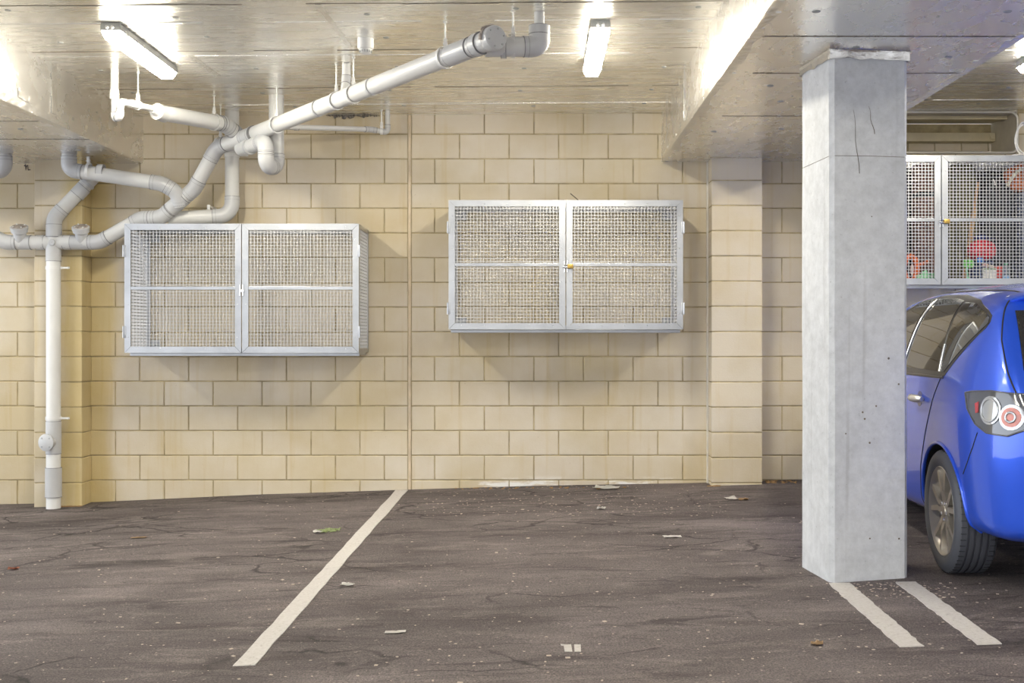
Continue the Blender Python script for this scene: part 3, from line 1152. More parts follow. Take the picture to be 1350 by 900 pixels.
# ------------------------------------------------------------------ light battens
def batten(x, y0, label, y1=None, group='fluorescent ceiling battens'):
    y1 = y0 + 1.12
    zc = ceil_z(x)
    t = thing('ceiling_light', label, 'ceiling light', (x, y0, zc), group)
    w = .053
    mbx = MB()
    prof = [(-w, -.001), (w, -.001), (w + .004, -.02), (w + .004, -.045), (-w - .004, -.045), (-w - .004, -.02)]
    mbx.poly([(x + a, y0, zc + bq) for a, bq in prof], (0, y1 - y0, 0))
    mbx.build('housing', M['dark_metal'], t, smooth=30)
    mbx = MB()
    prof = [(-w - .002, -.045), (-w - .002, -.062), (-w * .72, -.090), (w * .72, -.090), (w + .002, -.062), (w + .002, -.045)]
    rings = []
    for yy, s, dz in ((y0 + .006, .93, .012), (y0 + .03, 1, 0), (y1 - .05, 1, 0), (y1 - .004, .9, .022)):
        rings.append([mbx.v((x + a * s, yy, zc + min(-.045, bq + (dz if bq < -.05 else 0)))) for a, bq in prof])
    for p, q in zip(rings, rings[1:]):
        for i in range(6):
            mbx.face([p[i], p[(i + 1) % 6], q[(i + 1) % 6], q[i]])
    mbx.face(rings[0])
    mbx.face(rings[-1])
    mbx.build('diffuser', M['lamp'], t, smooth=0)
    mbx = MB()
    for sd in (-1, 1):
        for k in range(4):
            yy = y0 + .1 + k * (y1 - y0 - .2) / 3
            xa = x + sd * (w + .004)
            mbx.bevbox((min(xa, xa + sd * .006), yy - .012, zc - .06), (max(xa, xa + sd * .006), yy + .012, zc - .03), .002)
    mbx.build('clip', M['steel'], t, smooth=0)
    mbx = MB()
    mbx.tube([(x - w * .3, y0 - .02, zc - .03), (x - w * .3, y0 + .01, zc - .03)], .008, 10)
    mbx.tube([(x + w * .3, y0 - .02, zc - .03), (x + w * .3, y0 + .01, zc - .03)], .008, 10)
    mbx.build('gland', M['white_plastic'], t, smooth=40)
    return t


batten(-2.442, 6.93, 'lit fluorescent batten above the small white trap pipe')
batten(.38, 6.95, 'lit fluorescent batten between the big elbow and the foil beam')
batten(3.28, 6.95, 'lit fluorescent batten over the blue car')
batten(-5.5, 6.95, 'lit fluorescent batten beyond the stack pipe')
for x in (-2.4, .4, 3.2):  # added battens out of view, placed to brighten the column front
    batten(x, 2.0, 'added unseen fluorescent batten over the driveway, brightening the column front')

# torn insulation at the top of the wall
mb = MB()
for i in range(26):
    u = 430 + i * 2.9 + R.uniform(-1, 1)
    s = R.uniform(.5, 1) * (1.0 if 440 < u < 485 else .35)
    p = px(u, 152 + R.uniform(-1, 3) * s, D - .012)
    mb.blob(p, (.02 * s, .01, .02 * s), .4, i, 1)
tag(mb.build('torn_insulation', M['rag'], smooth=0), 'ragged dark torn insulation along the wall top above the thin pipe', 'insulation')

# pen scribble on the wall beside the far soffit bend
mb = MB()
stroke = [(32, 219), (33.5, 217), (34, 224), (34.2, 219.5), (36.5, 218), (37.2, 224), (40, 223.6)]
mb.tube([px(u, v, D - .0015) for u, v in stroke], .0045, 6)
tag(mb.build('wall_scribble', M['black_scribble'], smooth=0), 'small dark pen scribble on the blocks under the beam', 'marking')

# wire poking up behind the middle cage
mb = MB()
mb.tube([px(775, 269.6, 9.6), px(768, 268.5, 9.6), px(752, 255, 9.58)], .004, 8)
tag(mb.build('loose_wire', M['foil_seam'], smooth=0), 'short dark loose wire end poking above the middle cage', 'wire')

# ------------------------------------------------------------------ storage cages
W_, H_, DP = 1.80, .992, .54


def make_cage():
    t = thing('storage_cage', '', 'storage cage', (0, 0, 0), 'wall hung mesh storage cages')
    # local: x -W/2..W/2, front at y=-DP, back at y=0, z 0..H
    yf = -DP
    a = .032

    def angle(mbx, p, q):
        mbx.box(p, q)

    f = MB()
    for sx_ in (-1, 1):
        xo = sx_ * W_ / 2
        xi = xo - sx_ * a
        for y0, y1 in ((yf + .022, yf + .022 + a), (-a, 0)):
            f.box((min(xo, xi), y0, 0), (max(xo, xi), y1, H_))
        for z0, z1 in ((0, a), (H_ - a, H_)):
            f.box((min(xo, xo - sx_ * .006), yf + .022, z0), (max(xo, xo - sx_ * .006), 0, z1))
    for z0, z1 in ((0, a), (H_ - a, H_)):
        f.box((-W_ / 2, yf + .022, z0), (W_ / 2, yf + .028, z1))
        f.box((-W_ / 2, -.006, z0), (W_ / 2, 0, z1))
    f.build('frame', M['galv'], t, smooth=0)
    # corner gussets at the back
    for sx_ in (-1, 1):
        for z in (.03, H_ - .1):
            g = MB()
            x0 = sx_ * (W_ / 2 - .035)
            g.box((min(x0, x0 - sx_ * .07), -.012, z), (max(x0, x0 - sx_ * .07), -.006, z + .07))
            g.lathe([(.012, 0), (.01, .01)], Matrix.Translation((x0 - sx_ * .035, -.012, z + .035)) @ frame((0, -1, 0)), 8)
            g.build('corner_bracket', M['galv'], t, smooth=0)
    wr = .0022

    def mesh_xz(x0, x1, z0, z1, y):
        mbx = MB()
        n = round((x1 - x0) / .0254)
        for i in range(n + 1):
            x = x0 + (x1 - x0) * i / n
            mbx.box((x - wr, y - wr, z0), (x + wr, y + wr, z1))
        n = round((z1 - z0) / .0254)
        for i in range(n + 1):
            z = z0 + (z1 - z0) * i / n
            mbx.box((x0, y, z - wr), (x1, y + 2 * wr, z + wr))
        return mbx

    def mesh_yz(y0, y1, z0, z1, x):
        mbx = MB()
        n = round((y1 - y0) / .0254)
        for i in range(n + 1):
            y = y0 + (y1 - y0) * i / n
            mbx.box((x - wr, y - wr, z0), (x + wr, y + wr, z1))
        n = round((z1 - z0) / .0254)
        for i in range(n + 1):
            z = z0 + (z1 - z0) * i / n
            mbx.box((x - wr, y0, z - wr), (x + wr, y1, z + wr))
        return mbx

    def mesh_xy(x0, x1, y0, y1, z):
        mbx = MB()
        n = round((x1 - x0) / .0254)
        for i in range(n + 1):
            x = x0 + (x1 - x0) * i / n
            mbx.box((x - wr, y0, z - wr), (x + wr, y1, z + wr))
        n = round((y1 - y0) / .0254)
        for i in range(n + 1):
            y = y0 + (y1 - y0) * i / n
            mbx.box((x0, y - wr, z - wr), (x1, y + wr, z + wr))
        return mbx

    for sx_ in (-1, 1):
        mesh_yz(yf + .03, -.01, .01, H_ - .01, sx_ * (W_ / 2 - .008)).build('side_mesh', M['wire'], t, smooth=0)
    mesh_xy(-W_ / 2 + .01, W_ / 2 - .01, yf + .03, -.01, .008).build('floor_mesh', M['wire'], t, smooth=0)
    mesh_xy(-W_ / 2 + .01, W_ / 2 - .01, yf + .03, -.01, H_ - .008).build('top_mesh', M['wire'], t, smooth=0)
    # support rail slung under the cage
    f = MB()
    f.bevbox((-W_ / 2 + .01, yf + .10, -.026), (W_ / 2 - .01, yf + .135, -.0005), .003)
    f.box((-W_ / 2 + .02, yf + .135, -.018), (-W_ / 2 + .05, 0, -.0005))
    f.box((W_ / 2 - .05, yf + .135, -.018), (W_ / 2 - .02, 0, -.0005))
    f.build('support_rail', M['galv'], t, smooth=0)
    # two doors
    s = .048
    for sd in (-1, 1):
        xi, xo = sd * .0035, sd * (W_ / 2)
        x0, x1 = min(xi, xo), max(xi, xo)
        d = MB()
        g2 = .0012
        T = (0, .020, 0)
        d.poly([(x0, yf, g2), (x0 + s, yf, s + g2), (x0 + s, yf, H_ - s - g2), (x0, yf, H_ - g2)], T)
        d.poly([(x1, yf, H_ - g2), (x1 - s, yf, H_ - s - g2), (x1 - s, yf, s + g2), (x1, yf, g2)], T)
        d.poly([(x0 + g2, yf, 0), (x1 - g2, yf, 0), (x1 - s - g2, yf, s), (x0 + s + g2, yf, s)], T)
        d.poly([(x0 + g2, yf, H_), (x0 + s + g2, yf, H_ - s), (x1 - s - g2, yf, H_ - s), (x1 - g2, yf, H_)], T)
        do = d.build('door', M['galv'], t, smooth=0)
        mesh_xz(x0 + s - .008, x1 - s + .008, s - .008, H_ - s + .008, yf + .012).build('mesh_panel', M['wire'], do, smooth=0)
        c_ = MB()
        c_.bevbox((x0 + s, yf + .002, H_ / 2 - .012), (x1 - s, yf + .010, H_ / 2 + .014), .002)
        c_.build('cross_bar', M['galv'], do, smooth=0)
        rv = MB()
        for k in range(5):
            xx = x0 + .1 + (x1 - x0 - .2) * k / 4
            for z in (s * .62, H_ - s * .62):
                rv.lathe([(.0045, 0), (.003, .003)], Matrix.Translation((xx, yf, z)) @ frame((0, -1, 0)), 8)
        for k in range(4):
            z = .12 + (H_ - .24) * k / 3
            for xx in (x0 + s * .62, x1 - s * .62):
                rv.lathe([(.0045, 0), (.003, .003)], Matrix.Translation((xx, yf, z)) @ frame((0, -1, 0)), 8)
        rv.build('rivet', M['steel'], do, smooth=0)
        for z in (.16, H_ - .21):
            hg = MB()
            hg.bevbox((xo - .012 if sd > 0 else xo - .006, yf - .004, z - .045), (xo + .006 if sd > 0 else xo + .012, yf + .03, z + .045), .002)
            hg.tube([(xo + sd * .007, yf - .005, z - .045), (xo + sd * .007, yf - .005, z + .045)], .006, 10)
            hg.build('hinge', M['galv'], do, smooth=30)
    l = MB()
    l.bevbox((-.016, yf - .008, H_ / 2 - .06), (-.006, yf, H_ / 2 + .03), .002)
    l.bevbox((.006, yf - .008, H_ / 2 - .06), (.016, yf, H_ / 2 + .03), .002)
    l.bevbox((-.012, yf - .012, H_ / 2 - .03), (.022, yf - .006, H_ / 2 - .012), .002)
    l.build('latch', M['steel'], t, smooth=0)
    return t


cage = make_cage()
cages = [cage, copy_tree(cage), copy_tree(cage)]
CG = [(-2.251, HC - .0815, 'empty wire mesh storage cage hung below the drain pipes, without a padlock'),
      (.2385, HC + .099, 'empty wire mesh storage cage with a brass padlock, alone on the wall'),
      (3.122, HC + .443, 'wire mesh storage cage full of bags and toys above the blue car')]
for o, (x, z, lab) in zip(cages, CG):
    o.location = (x, D - .012, z)
    o['label'] = lab
CYF = D - .012 - DP


def padlock(x, z, label):
    t = thing('padlock', label, 'padlock', (x, CYF, z), 'brass padlocks on the cages')
    mbx = MB()
    mbx.bevbox((x + .012, CYF - .034, z - .018), (x + .056, CYF - .018, z + .016), .004)
    mbx.build('body', M['brass'], t, smooth=30)
    mbx = MB()
    pts = [(x + .014, CYF - .026, z + .010), (x - .008, CYF - .024, z + .010)]
    for k in range(7):
        a = PI / 2 + PI * k / 6
        pts.append((x - .010 + .011 * math.cos(a), CYF - .022, z - .001 + .011 * math.sin(a)))
    pts += [(x - .008, CYF - .024, z - .012), (x + .014, CYF - .026, z - .012)]
    mbx.tube(pts, .003, 8)
    mbx.build('shackle', M['steel'], t, smooth=40)


padlock(.2385, px(0, 351, CYF).z, 'brown brass padlock on the latch of the empty cage')
padlock(3.122, px(0, 292, CYF).z, 'yellow brass padlock on the cage full of bags and toys')

# ------------------------------------------------------------------ things kept in the far cage
CF = HC + .443 + .011


def cp(u, v, Y=9.45):
    return px(u, v, Y)


def cont(name, label, cat, p):
    return thing(name, label, cat, p)


def cmat(name, col, rough=.6, **k):
    return simple(name, col, rough, 0, .12, 8, **k)


Y0 = 9.635
xa, xb = 3.122 - .86, 3.122 + .86
t = cont('dark_backing', 'added dark brown sheet standing in for shade at the back of the full cage', 'backing', ((xa + xb) / 2, 9.755, CF))  # added dark sheet that stands in for the shade inside the cage
mb = MB()
rows = []
for j in range(15):
    z = CF + .02 + .90 * j / 14
    rows.append([mb.v((xa + (xb - xa) * i / 80, 9.755 + .012 * math.sin(i * .55 + .3 * math.sin(j * .7)) + .004 * math.sin(i * 1.7), z + .01 * math.sin(i * .21))) for i in range(81)])
for j in range(14):
    for i in range(80):
        mb.face([rows[j][i], rows[j][i + 1], rows[j + 1][i + 1], rows[j + 1][i]])
bmesh.ops.solidify(mb.bm, geom=mb.bm.faces[:], thickness=.004)
mb.build('backing_sheet', cmat('brown_backing', (.045, .038, .033), .9), t, smooth=60)
mb = MB()
mb.tube([(xa, 9.755, CF + .935), (xb, 9.755, CF + .935)], .008, 8)
mb.build('hanging_rod', M['rod'], t, smooth=60)
# tall carton
a, bq = cp(1208, 0, Y0).x, cp(1236, 0, Y0).x
t = cont('cardboard_carton', 'tall pinkish brown carton standing in the full cage by the column', 'box', (a, Y0, CF))
mb = MB()
mb.bevbox((a, Y0 - .07, CF), (bq, Y0 + .1, cp(0, 216, Y0).z), .01)
mb.build('carton_body', cmat('carton', (.26, .135, .10)), t)
mb = MB()
mb.box((a - .002, Y0 - .073, cp(0, 260, Y0).z), (bq + .002, Y0 + .102, cp(0, 254, Y0).z))
mb.build('strap', cmat('strap', (.05, .06, .06)), t, smooth=0)
# olive bag
a, bq = cp(1246, 0, Y0).x, cp(1288, 0, Y0).x
t = cont('canvas_bag', 'olive green canvas bag standing upright in the full cage', 'bag', ((a + bq) / 2, Y0, CF))
mb = MB()
zt_ = cp(0, 216, Y0).z
mb.blob(((a + bq) / 2, Y0, (CF + zt_) / 2), ((bq - a) / 2, .08, (zt_ - CF) / 2), .02, 3, 4, None, 4.5)
mb.build('bag_body', cmat('olive_canvas', (.13, .12, .055), .8), t, smooth=60)
mb = MB()
mb.tube([(a + .05, Y0 - .08, zt_ - .05), (a + .06, Y0 - .09, CF + .35), (a + .05, Y0 - .08, CF + .1)], .008, 8)
mb.build('strap', cmat('dark_olive', (.08, .08, .05)), t, smooth=60)
# wooden bat
p0, p1 = cp(1271, 366, 9.505), cp(1290, 240, 9.515)
p0.z = CF + .002
t = cont('wooden_bat', 'pale orange wooden bat leaning upright inside the full cage', 'bat', p0)
dv = (p1 - p0).normalized()
mb = MB()
side = dv.cross(Vector((0, 1, 0))).normalized()
mb.poly([p0 - side * .016, p0 + side * .016, p0.lerp(p1, .68) + side * .016, p0.lerp(p1, .74) + side * .01, p0.lerp(p1, .74) - side * .01, p0.lerp(p1, .68) - side * .016], (0, .025, 0))
mb.build('blade', cmat('bat_wood', (.55, .32, .12), .5), t, smooth=30)
mb = MB()
mb.tube([p0.lerp(p1, .72) + Vector((0, .012, 0)), p1 + Vector((0, .012, 0))], .012, 12)
mb.build('grip', cmat('bat_grip', (.48, .26, .10), .6), t, smooth=60)
# black backpack
a, bq = cp(1290, 0, Y0).x, cp(1338, 0, Y0).x
zt_ = cp(0, 236, Y0).z
t = cont('black_backpack', 'big black backpack at the back of the full cage', 'bag', ((a + bq) / 2, Y0, CF))
mb = MB()
mb.blob(((a + bq) / 2, Y0 + .01, (CF + zt_) / 2), ((bq - a) / 2, .085, (zt_ - CF) / 2), .05, 5, 4, None, 3.2)
mb.build('bag_body', cmat('black_nylon', (.018, .018, .02), .7), t, smooth=60)
mb = MB()
mb.blob(((a + bq) / 2, Y0 - .065, CF + .2), ((bq - a) * .36, .03, .15), .03, 8, 3, None, 3.4)
mb.build('front_pocket', cmat('black_nylon_pocket', (.022, .022, .025), .65), t, smooth=60)
mb = MB()
q = cp(1309, 236, 9.45)
mb.tube([q, q + Vector((.01, -.01, -.02)), q + Vector((.012, -.012, -.05))], .004, 8)
mb.build('tag_cord', M['cable'], t, smooth=60)
# blue grey suitcase with an orange bag on it
a, bq = cp(1340, 0, Y0).x, cp(1385, 0, Y0).x
zt_ = cp(0, 254, Y0).z
t = cont('grey_suitcase', 'blue grey suitcase standing under the orange bag', 'suitcase', ((a + bq) / 2, Y0, CF))
mb = MB()
mb.bevbox((a, Y0 - .1, CF + .02), (bq, Y0 + .09, zt_), .03, segs=4)
mb.build('shell', cmat('suitcase_shell', (.16, .18, .25), .5), t)
mb = MB()
for k in range(5):
    xx = a + .035 + k * (bq - a - .07) / 4
    mb.bevbox((xx - .008, Y0 - .106, CF + .06), (xx + .008, Y0 - .098, zt_ - .05), .003)
mb.build('rib', cmat('suitcase_rib', (.13, .15, .21), .5), t)
mb = MB()
for xx in (a + .04, bq - .04):
    for yy in (Y0 - .06, Y0 + .08):
        mb.lathe([(.018, -.012), (.018, .012)], Matrix.Translation((xx, yy, CF + .018)) @ frame((1, 0, 0)), 16)
mb.build('wheel', M['dark'], t)
t = cont('orange_bag', 'orange bag with a cream strap lying on top of the suitcase', 'bag', ((a + bq) / 2 - .03, Y0 - .02, zt_))
a2, zt2 = cp(1324, 0, Y0).x, cp(0, 218, Y0).z
mb = MB()
mb.blob(((a2 + bq) / 2, Y0, (zt_ + zt2) / 2 + .002), ((bq - a2) / 2, .085, (zt2 - zt_) / 2), .04, 12, 4, None, 3.2)
mb.build('bag_body', cmat('orange_nylon', (.75, .20, .06), .6), t, smooth=60)
mb = MB()
pts = [cp(1328, 245, 9.47), cp(1333, 236, 9.46), cp(1340, 227, 9.46), cp(1347, 222, 9.47), cp(1352, 222, 9.5)]
mb.tube(pts, .013, 10)
mb.build('strap', cmat('cream_strap', (.75, .68, .50), .7), t, smooth=60)
# dark tub and red cushion
Y1 = 9.36
a, bq = cp(1281, 0, Y1).x, cp(1314, 0, Y1).x
zt_ = cp(0, 344, Y1).z
t = cont('toy_tub', 'dark blue tub under the red cushion', 'tub', ((a + bq) / 2, Y1 + .03, CF))
mb = MB()
mb.lathe([(.078, 0), (.086, .06), (.090, zt_ - CF - .012), (.090, zt_ - CF - .010), (.090, zt_ - CF)], Matrix.Translation(((a + bq) / 2, Y1 + .06, CF)), 28)
mb.build('tub_body', cmat('navy_plastic', (.05, .07, .16), .4), t)
mb = MB()
mb.lathe([(.089, zt_ - CF - .03), (.094, zt_ - CF - .022), (.094, zt_ - CF - .015)], Matrix.Translation(((a + bq) / 2, Y1 + .06, CF)), 28)
mb.build('rim', cmat('navy_rim', (.04, .06, .14), .4), t)
c0 = cp(1296, 331.5, Y1 + .02)
t = cont('red_cushion', 'round red cushion resting on the dark tub', 'cushion', (c0.x, c0.y, zt_))
mb = MB()
mb.blob((c0.x, c0.y + .03, zt_ + .085), (.108, .085, .084), .02, 2, 4, None, 2.3)
mb.build('cover', cmat('red_cover', (.70, .03, .05), .5), t, smooth=60)
mb = MB()
ringp = [(c0.x + .109 * math.cos(k * PI / 12), c0.y + .03 + .086 * math.sin(k * PI / 12), zt_ + .075) for k in range(24)]
mb.tube(ringp, .006, 8, closed=True)
mb.build('piping', cmat('red_piping', (.78, .12, .12), .5), t, smooth=60)
c1 = cp(1296, 312, 9.47)
t = cont('navy_cap', 'small navy cap lying on the red cushion', 'cap', (c0.x, c0.y + .03, zt_ + .165))
mb = MB()
mb.blob((c0.x - .005, c0.y + .03, zt_ + .185), (.055, .05, .025), .06, 4, 3)
mb.build('crown', cmat('navy_cloth', (.04, .06, .20), .8), t, smooth=60)
mb = MB()
mb.blob((c0.x + .05, c0.y + .0, zt_ + .176), (.045, .04, .006), .05, 4, 2)
mb.build('brim', cmat('navy_brim', (.05, .06, .16), .8), t, smooth=60)
# green toy spade in a yellow tray
Y2 = 9.305
a, bq = cp(1262, 0, Y2).x, cp(1293, 0, Y2).x
t = cont('yellow_tray', 'flat yellow tray on the cage floor', 'tray', ((a + bq) / 2, Y2 + .05, CF))
mb = MB()
mb.bevbox((a, Y2 - .018, CF), (bq, Y2 + .038, CF + .008), .003)
mb.build('tray_base', cmat('yellow_plastic', (.80, .70, .04), .4), t)
mb = MB()
for p_, q_ in (((a, Y2 - .018), (bq, Y2 - .013)), ((a, Y2 + .033), (bq, Y2 + .038)), ((a, Y2 - .013), (a + .006, Y2 + .033)), ((bq - .006, Y2 - .013), (bq, Y2 + .033))):
    mb.box((p_[0], p_[1], CF + .008), (q_[0], q_[1], CF + .026))
mb.build('rim', cmat('yellow_rim', (.82, .74, .06), .4), t, smooth=0)
t = cont('toy_spade', 'bright green toy spade standing in the yellow tray', 'toy', cp(1276, 368, Y2 + .02))
mb = MB()
p0 = Vector((cp(1277, 0, Y2).x, Y2 + .0, CF + .009))
mb.tube([p0, p0 + Vector((-.012, .01, .09)), p0 + Vector((-.005, .02, .12))], .009, 10)
mb.build('handle', cmat('mint_plastic', (.30, .75, .45), .4), t, smooth=60)
mb = MB()
mb.blob(p0 + Vector((.005, .02, .145)), (.045, .012, .035), .03, 3, 3, None, 3)
mb.build('blade', cmat('green_plastic', (.18, .62, .10), .4), t, smooth=60)
t = cont('blue_toy_car', 'little blue toy above the green spade on the tub edge', 'toy', cp(1288, 336, 9.36))
p0 = Vector((cp(1289.5, 0, 9.33).x + .012, 9.318, CF + .18))
mb = MB()
mb.blob(p0, (.028, .02, .022), .05, 9, 3, None, 3)
mb.build('toy_body', cmat('sky_plastic', (.06, .22, .65), .4), t, smooth=60)
mb = MB()
mb.tube([p0 + Vector((0, 0, -.018)), (p0.x, p0.y, CF + .005)], .006, 8)
mb.build('stem', cmat('sky_stem', (.10, .16, .35), .4), t, smooth=60)
t['label'] = 'little blue windmill toy on a stem behind the green spade'
t.name = 'toy_windmill'
# white carton with shells
a, bq = cp(1296, 0, Y2).x, cp(1312, 0, Y2).x
zt_ = cp(0, 353, Y2).z
t = cont('milk_carton', 'white paper carton holding shells at the cage front', 'carton', ((a + bq) / 2, Y2 + .03, CF))
mb = MB()
mb.bevbox((a, Y2 - .02, CF), (bq, Y2 + .035, zt_), .004)
mb.build('carton_body', cmat('white_card', (.82, .80, .76), .6), t)
mb = MB()
mb.box((a - .001, Y2 - .0215, zt_ - .018), (bq + .001, Y2 - .019, zt_ - .004))
mb.build('green_band', cmat('green_print', (.25, .40, .15), .6), t, smooth=0)
for k, (dx, dz, s) in enumerate(((.018, .018, .024), (.055, .014, .018), (.072, .010, .014))):
    t = thing('sea_shell', ['large pink sea shell on the white carton', 'cream sea shell beside the pink one on the white carton', 'smallest tan sea shell at the edge of the white carton'][k], 'shell', (a + dx, Y2 + .02, zt_), 'sea shells on the white carton')
    mb = MB()
    pts = [Vector((a + dx + (s * .9) * math.cos(j * .7) * (1 - j / 14), Y2 + .008 + s * .6 * math.sin(j * .7) * (1 - j / 14), zt_ + s * .7 + s * .06 * j)) for j in range(12)]
    mb.tube(pts, [s * (.62 - j * .045) for j in range(12)], 10)
    mb.build('whorl', cmat('shell%d' % k, [(.72, .45, .38), (.75, .65, .52), (.62, .50, .38)][k], .4), t, smooth=60)
# red beaker
xb = cp(1316, 0, Y2 + .02).x
t = cont('red_beaker', 'red plastic beaker between the white carton and the water bottle', 'cup', (xb, Y2 + .012, CF))
mb = MB()
mb.lathe([(.022, 0), (.028, .13), (.030, .135), (.026, .135), (.020, .01)], Matrix.Translation((xb, Y2 + .012, CF)), 24)
mb.build('cup_body', cmat('red_plastic', (.72, .08, .06), .4), t, smooth=40)
mb = MB()
mb.lathe([(.0285, .118), (.031, .124), (.031, .134)], Matrix.Translation((xb, Y2 + .012, CF)), 24)
mb.build('rim', cmat('red_rim', (.75, .14, .10), .4), t, smooth=40)
# water bottle
xb = cp(1326.5, 0, Y2 + .01).x
t = cont('water_bottle', 'clear water bottle with a blue label and green cap', 'bottle', (xb, Y2 + .015, CF))
mt = Matrix.Translation((xb, Y2 + .015, CF))
m, nt, b = new_mat('bottle_plastic')
setp(b, color=(.75, .85, .9), rough=.08, trans=.75, ior=1.33)
mb = MB()
mb.lathe([(.026, 0), (.031, .008), (.031, .05), (.028, .06), (.031, .07), (.031, .095), (.018, .125), (.012, .135), (.012, .145)], mt, 24)
mb.build('bottle_body', m, t, smooth=40)
mb = MB()
mb.lathe([(.0318, .03), (.0318, .062)], mt, 24)
mb.build('blue_label', cmat('blue_print', (.25, .5, .8), .4), t, smooth=40)
mb = MB()
mb.lathe([(.014, .143), (.014, .160), (.012, .162)], mt, 20)
mb.build('bottle_cap', cmat('cap_green', (.10, .40, .20), .4), t, smooth=40)
# orange ring toy and green leaf toy by the column
Y3 = 9.34
t = cont('orange_ring_toy', 'bright orange plastic ring toy standing beside the carton', 'toy', (cp(1204, 0, Y3).x, Y3, CF))
mb = MB()
pts = []
cc = cp(1202, 346, Y3)
for k in range(24):
    a = 2 * PI * k / 24
    pts.append((cc.x + .052 * math.cos(a), Y3 + .03, CF + .118 + .095 * math.sin(a)))
mb.tube(pts, .022, 12, closed=True)
mb.build('ring_body', cmat('orange_plastic', (.90, .17, .03), .4), t, smooth=60)
mb = MB()
mb.blob((cc.x + .012, Y3 + .03, CF + .11), (.016, .012, .045), .05, 2, 2)
mb.build('rattle', cmat('rattle_pink', (.80, .62, .55), .4), t, smooth=60)
mb = MB()
mb.tube([(cc.x + .06, Y3 + .03, CF + .15), (cc.x + .11, Y3 + .03, CF + .16), (cc.x + .14, Y3 + .04, CF + .175)], .014, 10)
mb.build('handle', cmat('orange_handle', (.75, .16, .05), .4), t, smooth=60)
t = cont('green_leaf_toy', 'pale green plastic leaf toy lying on the cage floor', 'toy', (cp(1223, 0, Y3).x, Y3, CF))
lm = cmat('leaf_plastic', (.30, .72, .38), .45)
for k, (u, v, an, L) in enumerate(((1213, 366, 2.4, .07), (1219, 362, 1.2, .08), (1226, 364, .6, .08), (1232, 367, .2, .06), (1216, 368, 1.9, .05))):
    p = cp(u, v, Y3 - .02 + .012 * k)
    p.z = max(p.z, CF + .02)
    mb = MB()
    dx, dz = math.cos(an), math.sin(an)
    pts = [(0, 0), (.35, .35), (.7, .3), (1, 0), (.7, -.3), (.35, -.35)]
    loop = [(p.x + L * (s * dx - w * dz) - L * dx * .5, p.y, max(CF + .002, p.z + L * (s * dz + w * dx) - L * dz * .5)) for s, w in pts]
    mb.poly(loop, (0, .010, 0))
    mb.build('leaf', lm, t, smooth=0)
# cable coil on top of the cage
zt_ = HC + .443 + H_
cc = Vector((cp(1347, 0, 9.3).x + .01, 9.33, zt_))
t = cont('cable_coil', 'white cable coil standing on the full cage beside the wall recess', 'cable', cc)
mb = MB()
pts = []
for k in range(110):
    a = 2 * PI * k / 22
    rr_ = .105 + .012 * math.sin(k * .37)
    pts.append((cc.x + .02 + (.055 + .010 * math.sin(k * .23)) * math.cos(a), cc.y + .006 * math.sin(a * 2) + .008 * (k / 22), zt_ + .008 + .135 + rr_ * math.sin(a) * 1.1))
mb.tube(pts, .006, 8)
mb.build('loop', M['cable'], t, smooth=60)
mb = MB()
mb.tube([(cc.x - .08, cc.y - .02, zt_ + .008), (cc.x - .02, cc.y - .01, zt_ + .018), (cc.x + .03, cc.y, zt_ + .02)], .006, 8)
mb.build('loose_end', M['cable'], t, smooth=60)

# ------------------------------------------------------------------ car
exec_car = True
CAR_LOC = Vector((2.954, 6.156, 0))
CAR_LOC.z = floor_z(2.9, 7.3) - .018 * (7.3 - 6.156)
car = thing('blue_hatchback', 'bright blue hatchback parked nose to the wall beside the column', 'car', (0, 0, 0))
st = [  # y, zbot, ztop, halfwidth scale, belt z, roof half width
    (-.80, .36, .66), (-.775, .30, .78), (-.72, .275, .95), (-.64, .25, 1.12), (-.55, .24, 1.27), (-.46, .235, 1.415), (-.36, .23, 1.452), (-.1, .225, 1.48), (.3, .21, 1.492), (.8, .19, 1.487), (1.25, .18, 1.445), (1.55, .18, 1.34), (1.9, .18, 1.15), (2.2, .18, .99), (2.5, .18, .95), (2.9, .19, .89), (3.2, .20, .82), (3.4, .22, .74), (3.54, .26, .62), (3.59, .34, .52)]
WT = [(-.80, .46), (-.775, .62), (-.72, .735), (-.64, .795), (-.55, .825), (-.46, .842), (-.36, .853), (-.1, .868), (.3, .872), (1.0, .875), (2.2, .872), (2.6, .865), (2.9, .84), (3.2, .77), (3.4, .66), (3.54, .48), (3.59, .34)]


def hw(y, z):
    w_ = lerp_table(y, WT)
    # section shape by height
    zs = [(.15, .93), (.24, .965), (.40, .985), (.60, 1.0), (.75, .998), (.86, .995), (.94, .99), (1.02, .975), (1.15, .935), (1.28, .89), (1.38, .835), (1.44, .74), (1.50, .45)]
    k = lerp_table(z, zs)
    if y < -.3 and z > .7:
        k *= 1 - .10 * min(1, (-.3 - y) / .4) * min(1, (z - .7) / .5)
    return w_ * k


bmv = MB()
rings = []
NR = 15
for y, zb, ztp in st:
    half = []
    # flank heights
    fr = [0, .05, .14, .28, .42, .55, .66, .76, .86, .94]
    half.append((0, zb))
    half.append((hw(y, zb) * .86, zb))
    for f_ in fr[1:]:
        z = zb + (ztp - zb) * f_
        half.append((hw(y, z), z))
    zt1 = ztp - (ztp - zb) * .018
    wtop = hw(y, zb + (ztp - zb) * .94)
    half.append((wtop * .86, zt1))
    half.append((wtop * .45, ztp - .002))
    half.append((0, ztp + .004))
    full = [(-x, z) for x, z in half] + [(x, z) for x, z in reversed(half[1:-1])]
    rings.append([bmv.v((x, y, z)) for x, z in full])
n = len(rings[0])
for p, q in zip(rings, rings[1:]):
    for i in range(n):
        bmv.face([p[i], p[(i + 1) % n], q[(i + 1) % n], q[i]])
bmv.face(rings[0])
bmv.face(rings[-1])
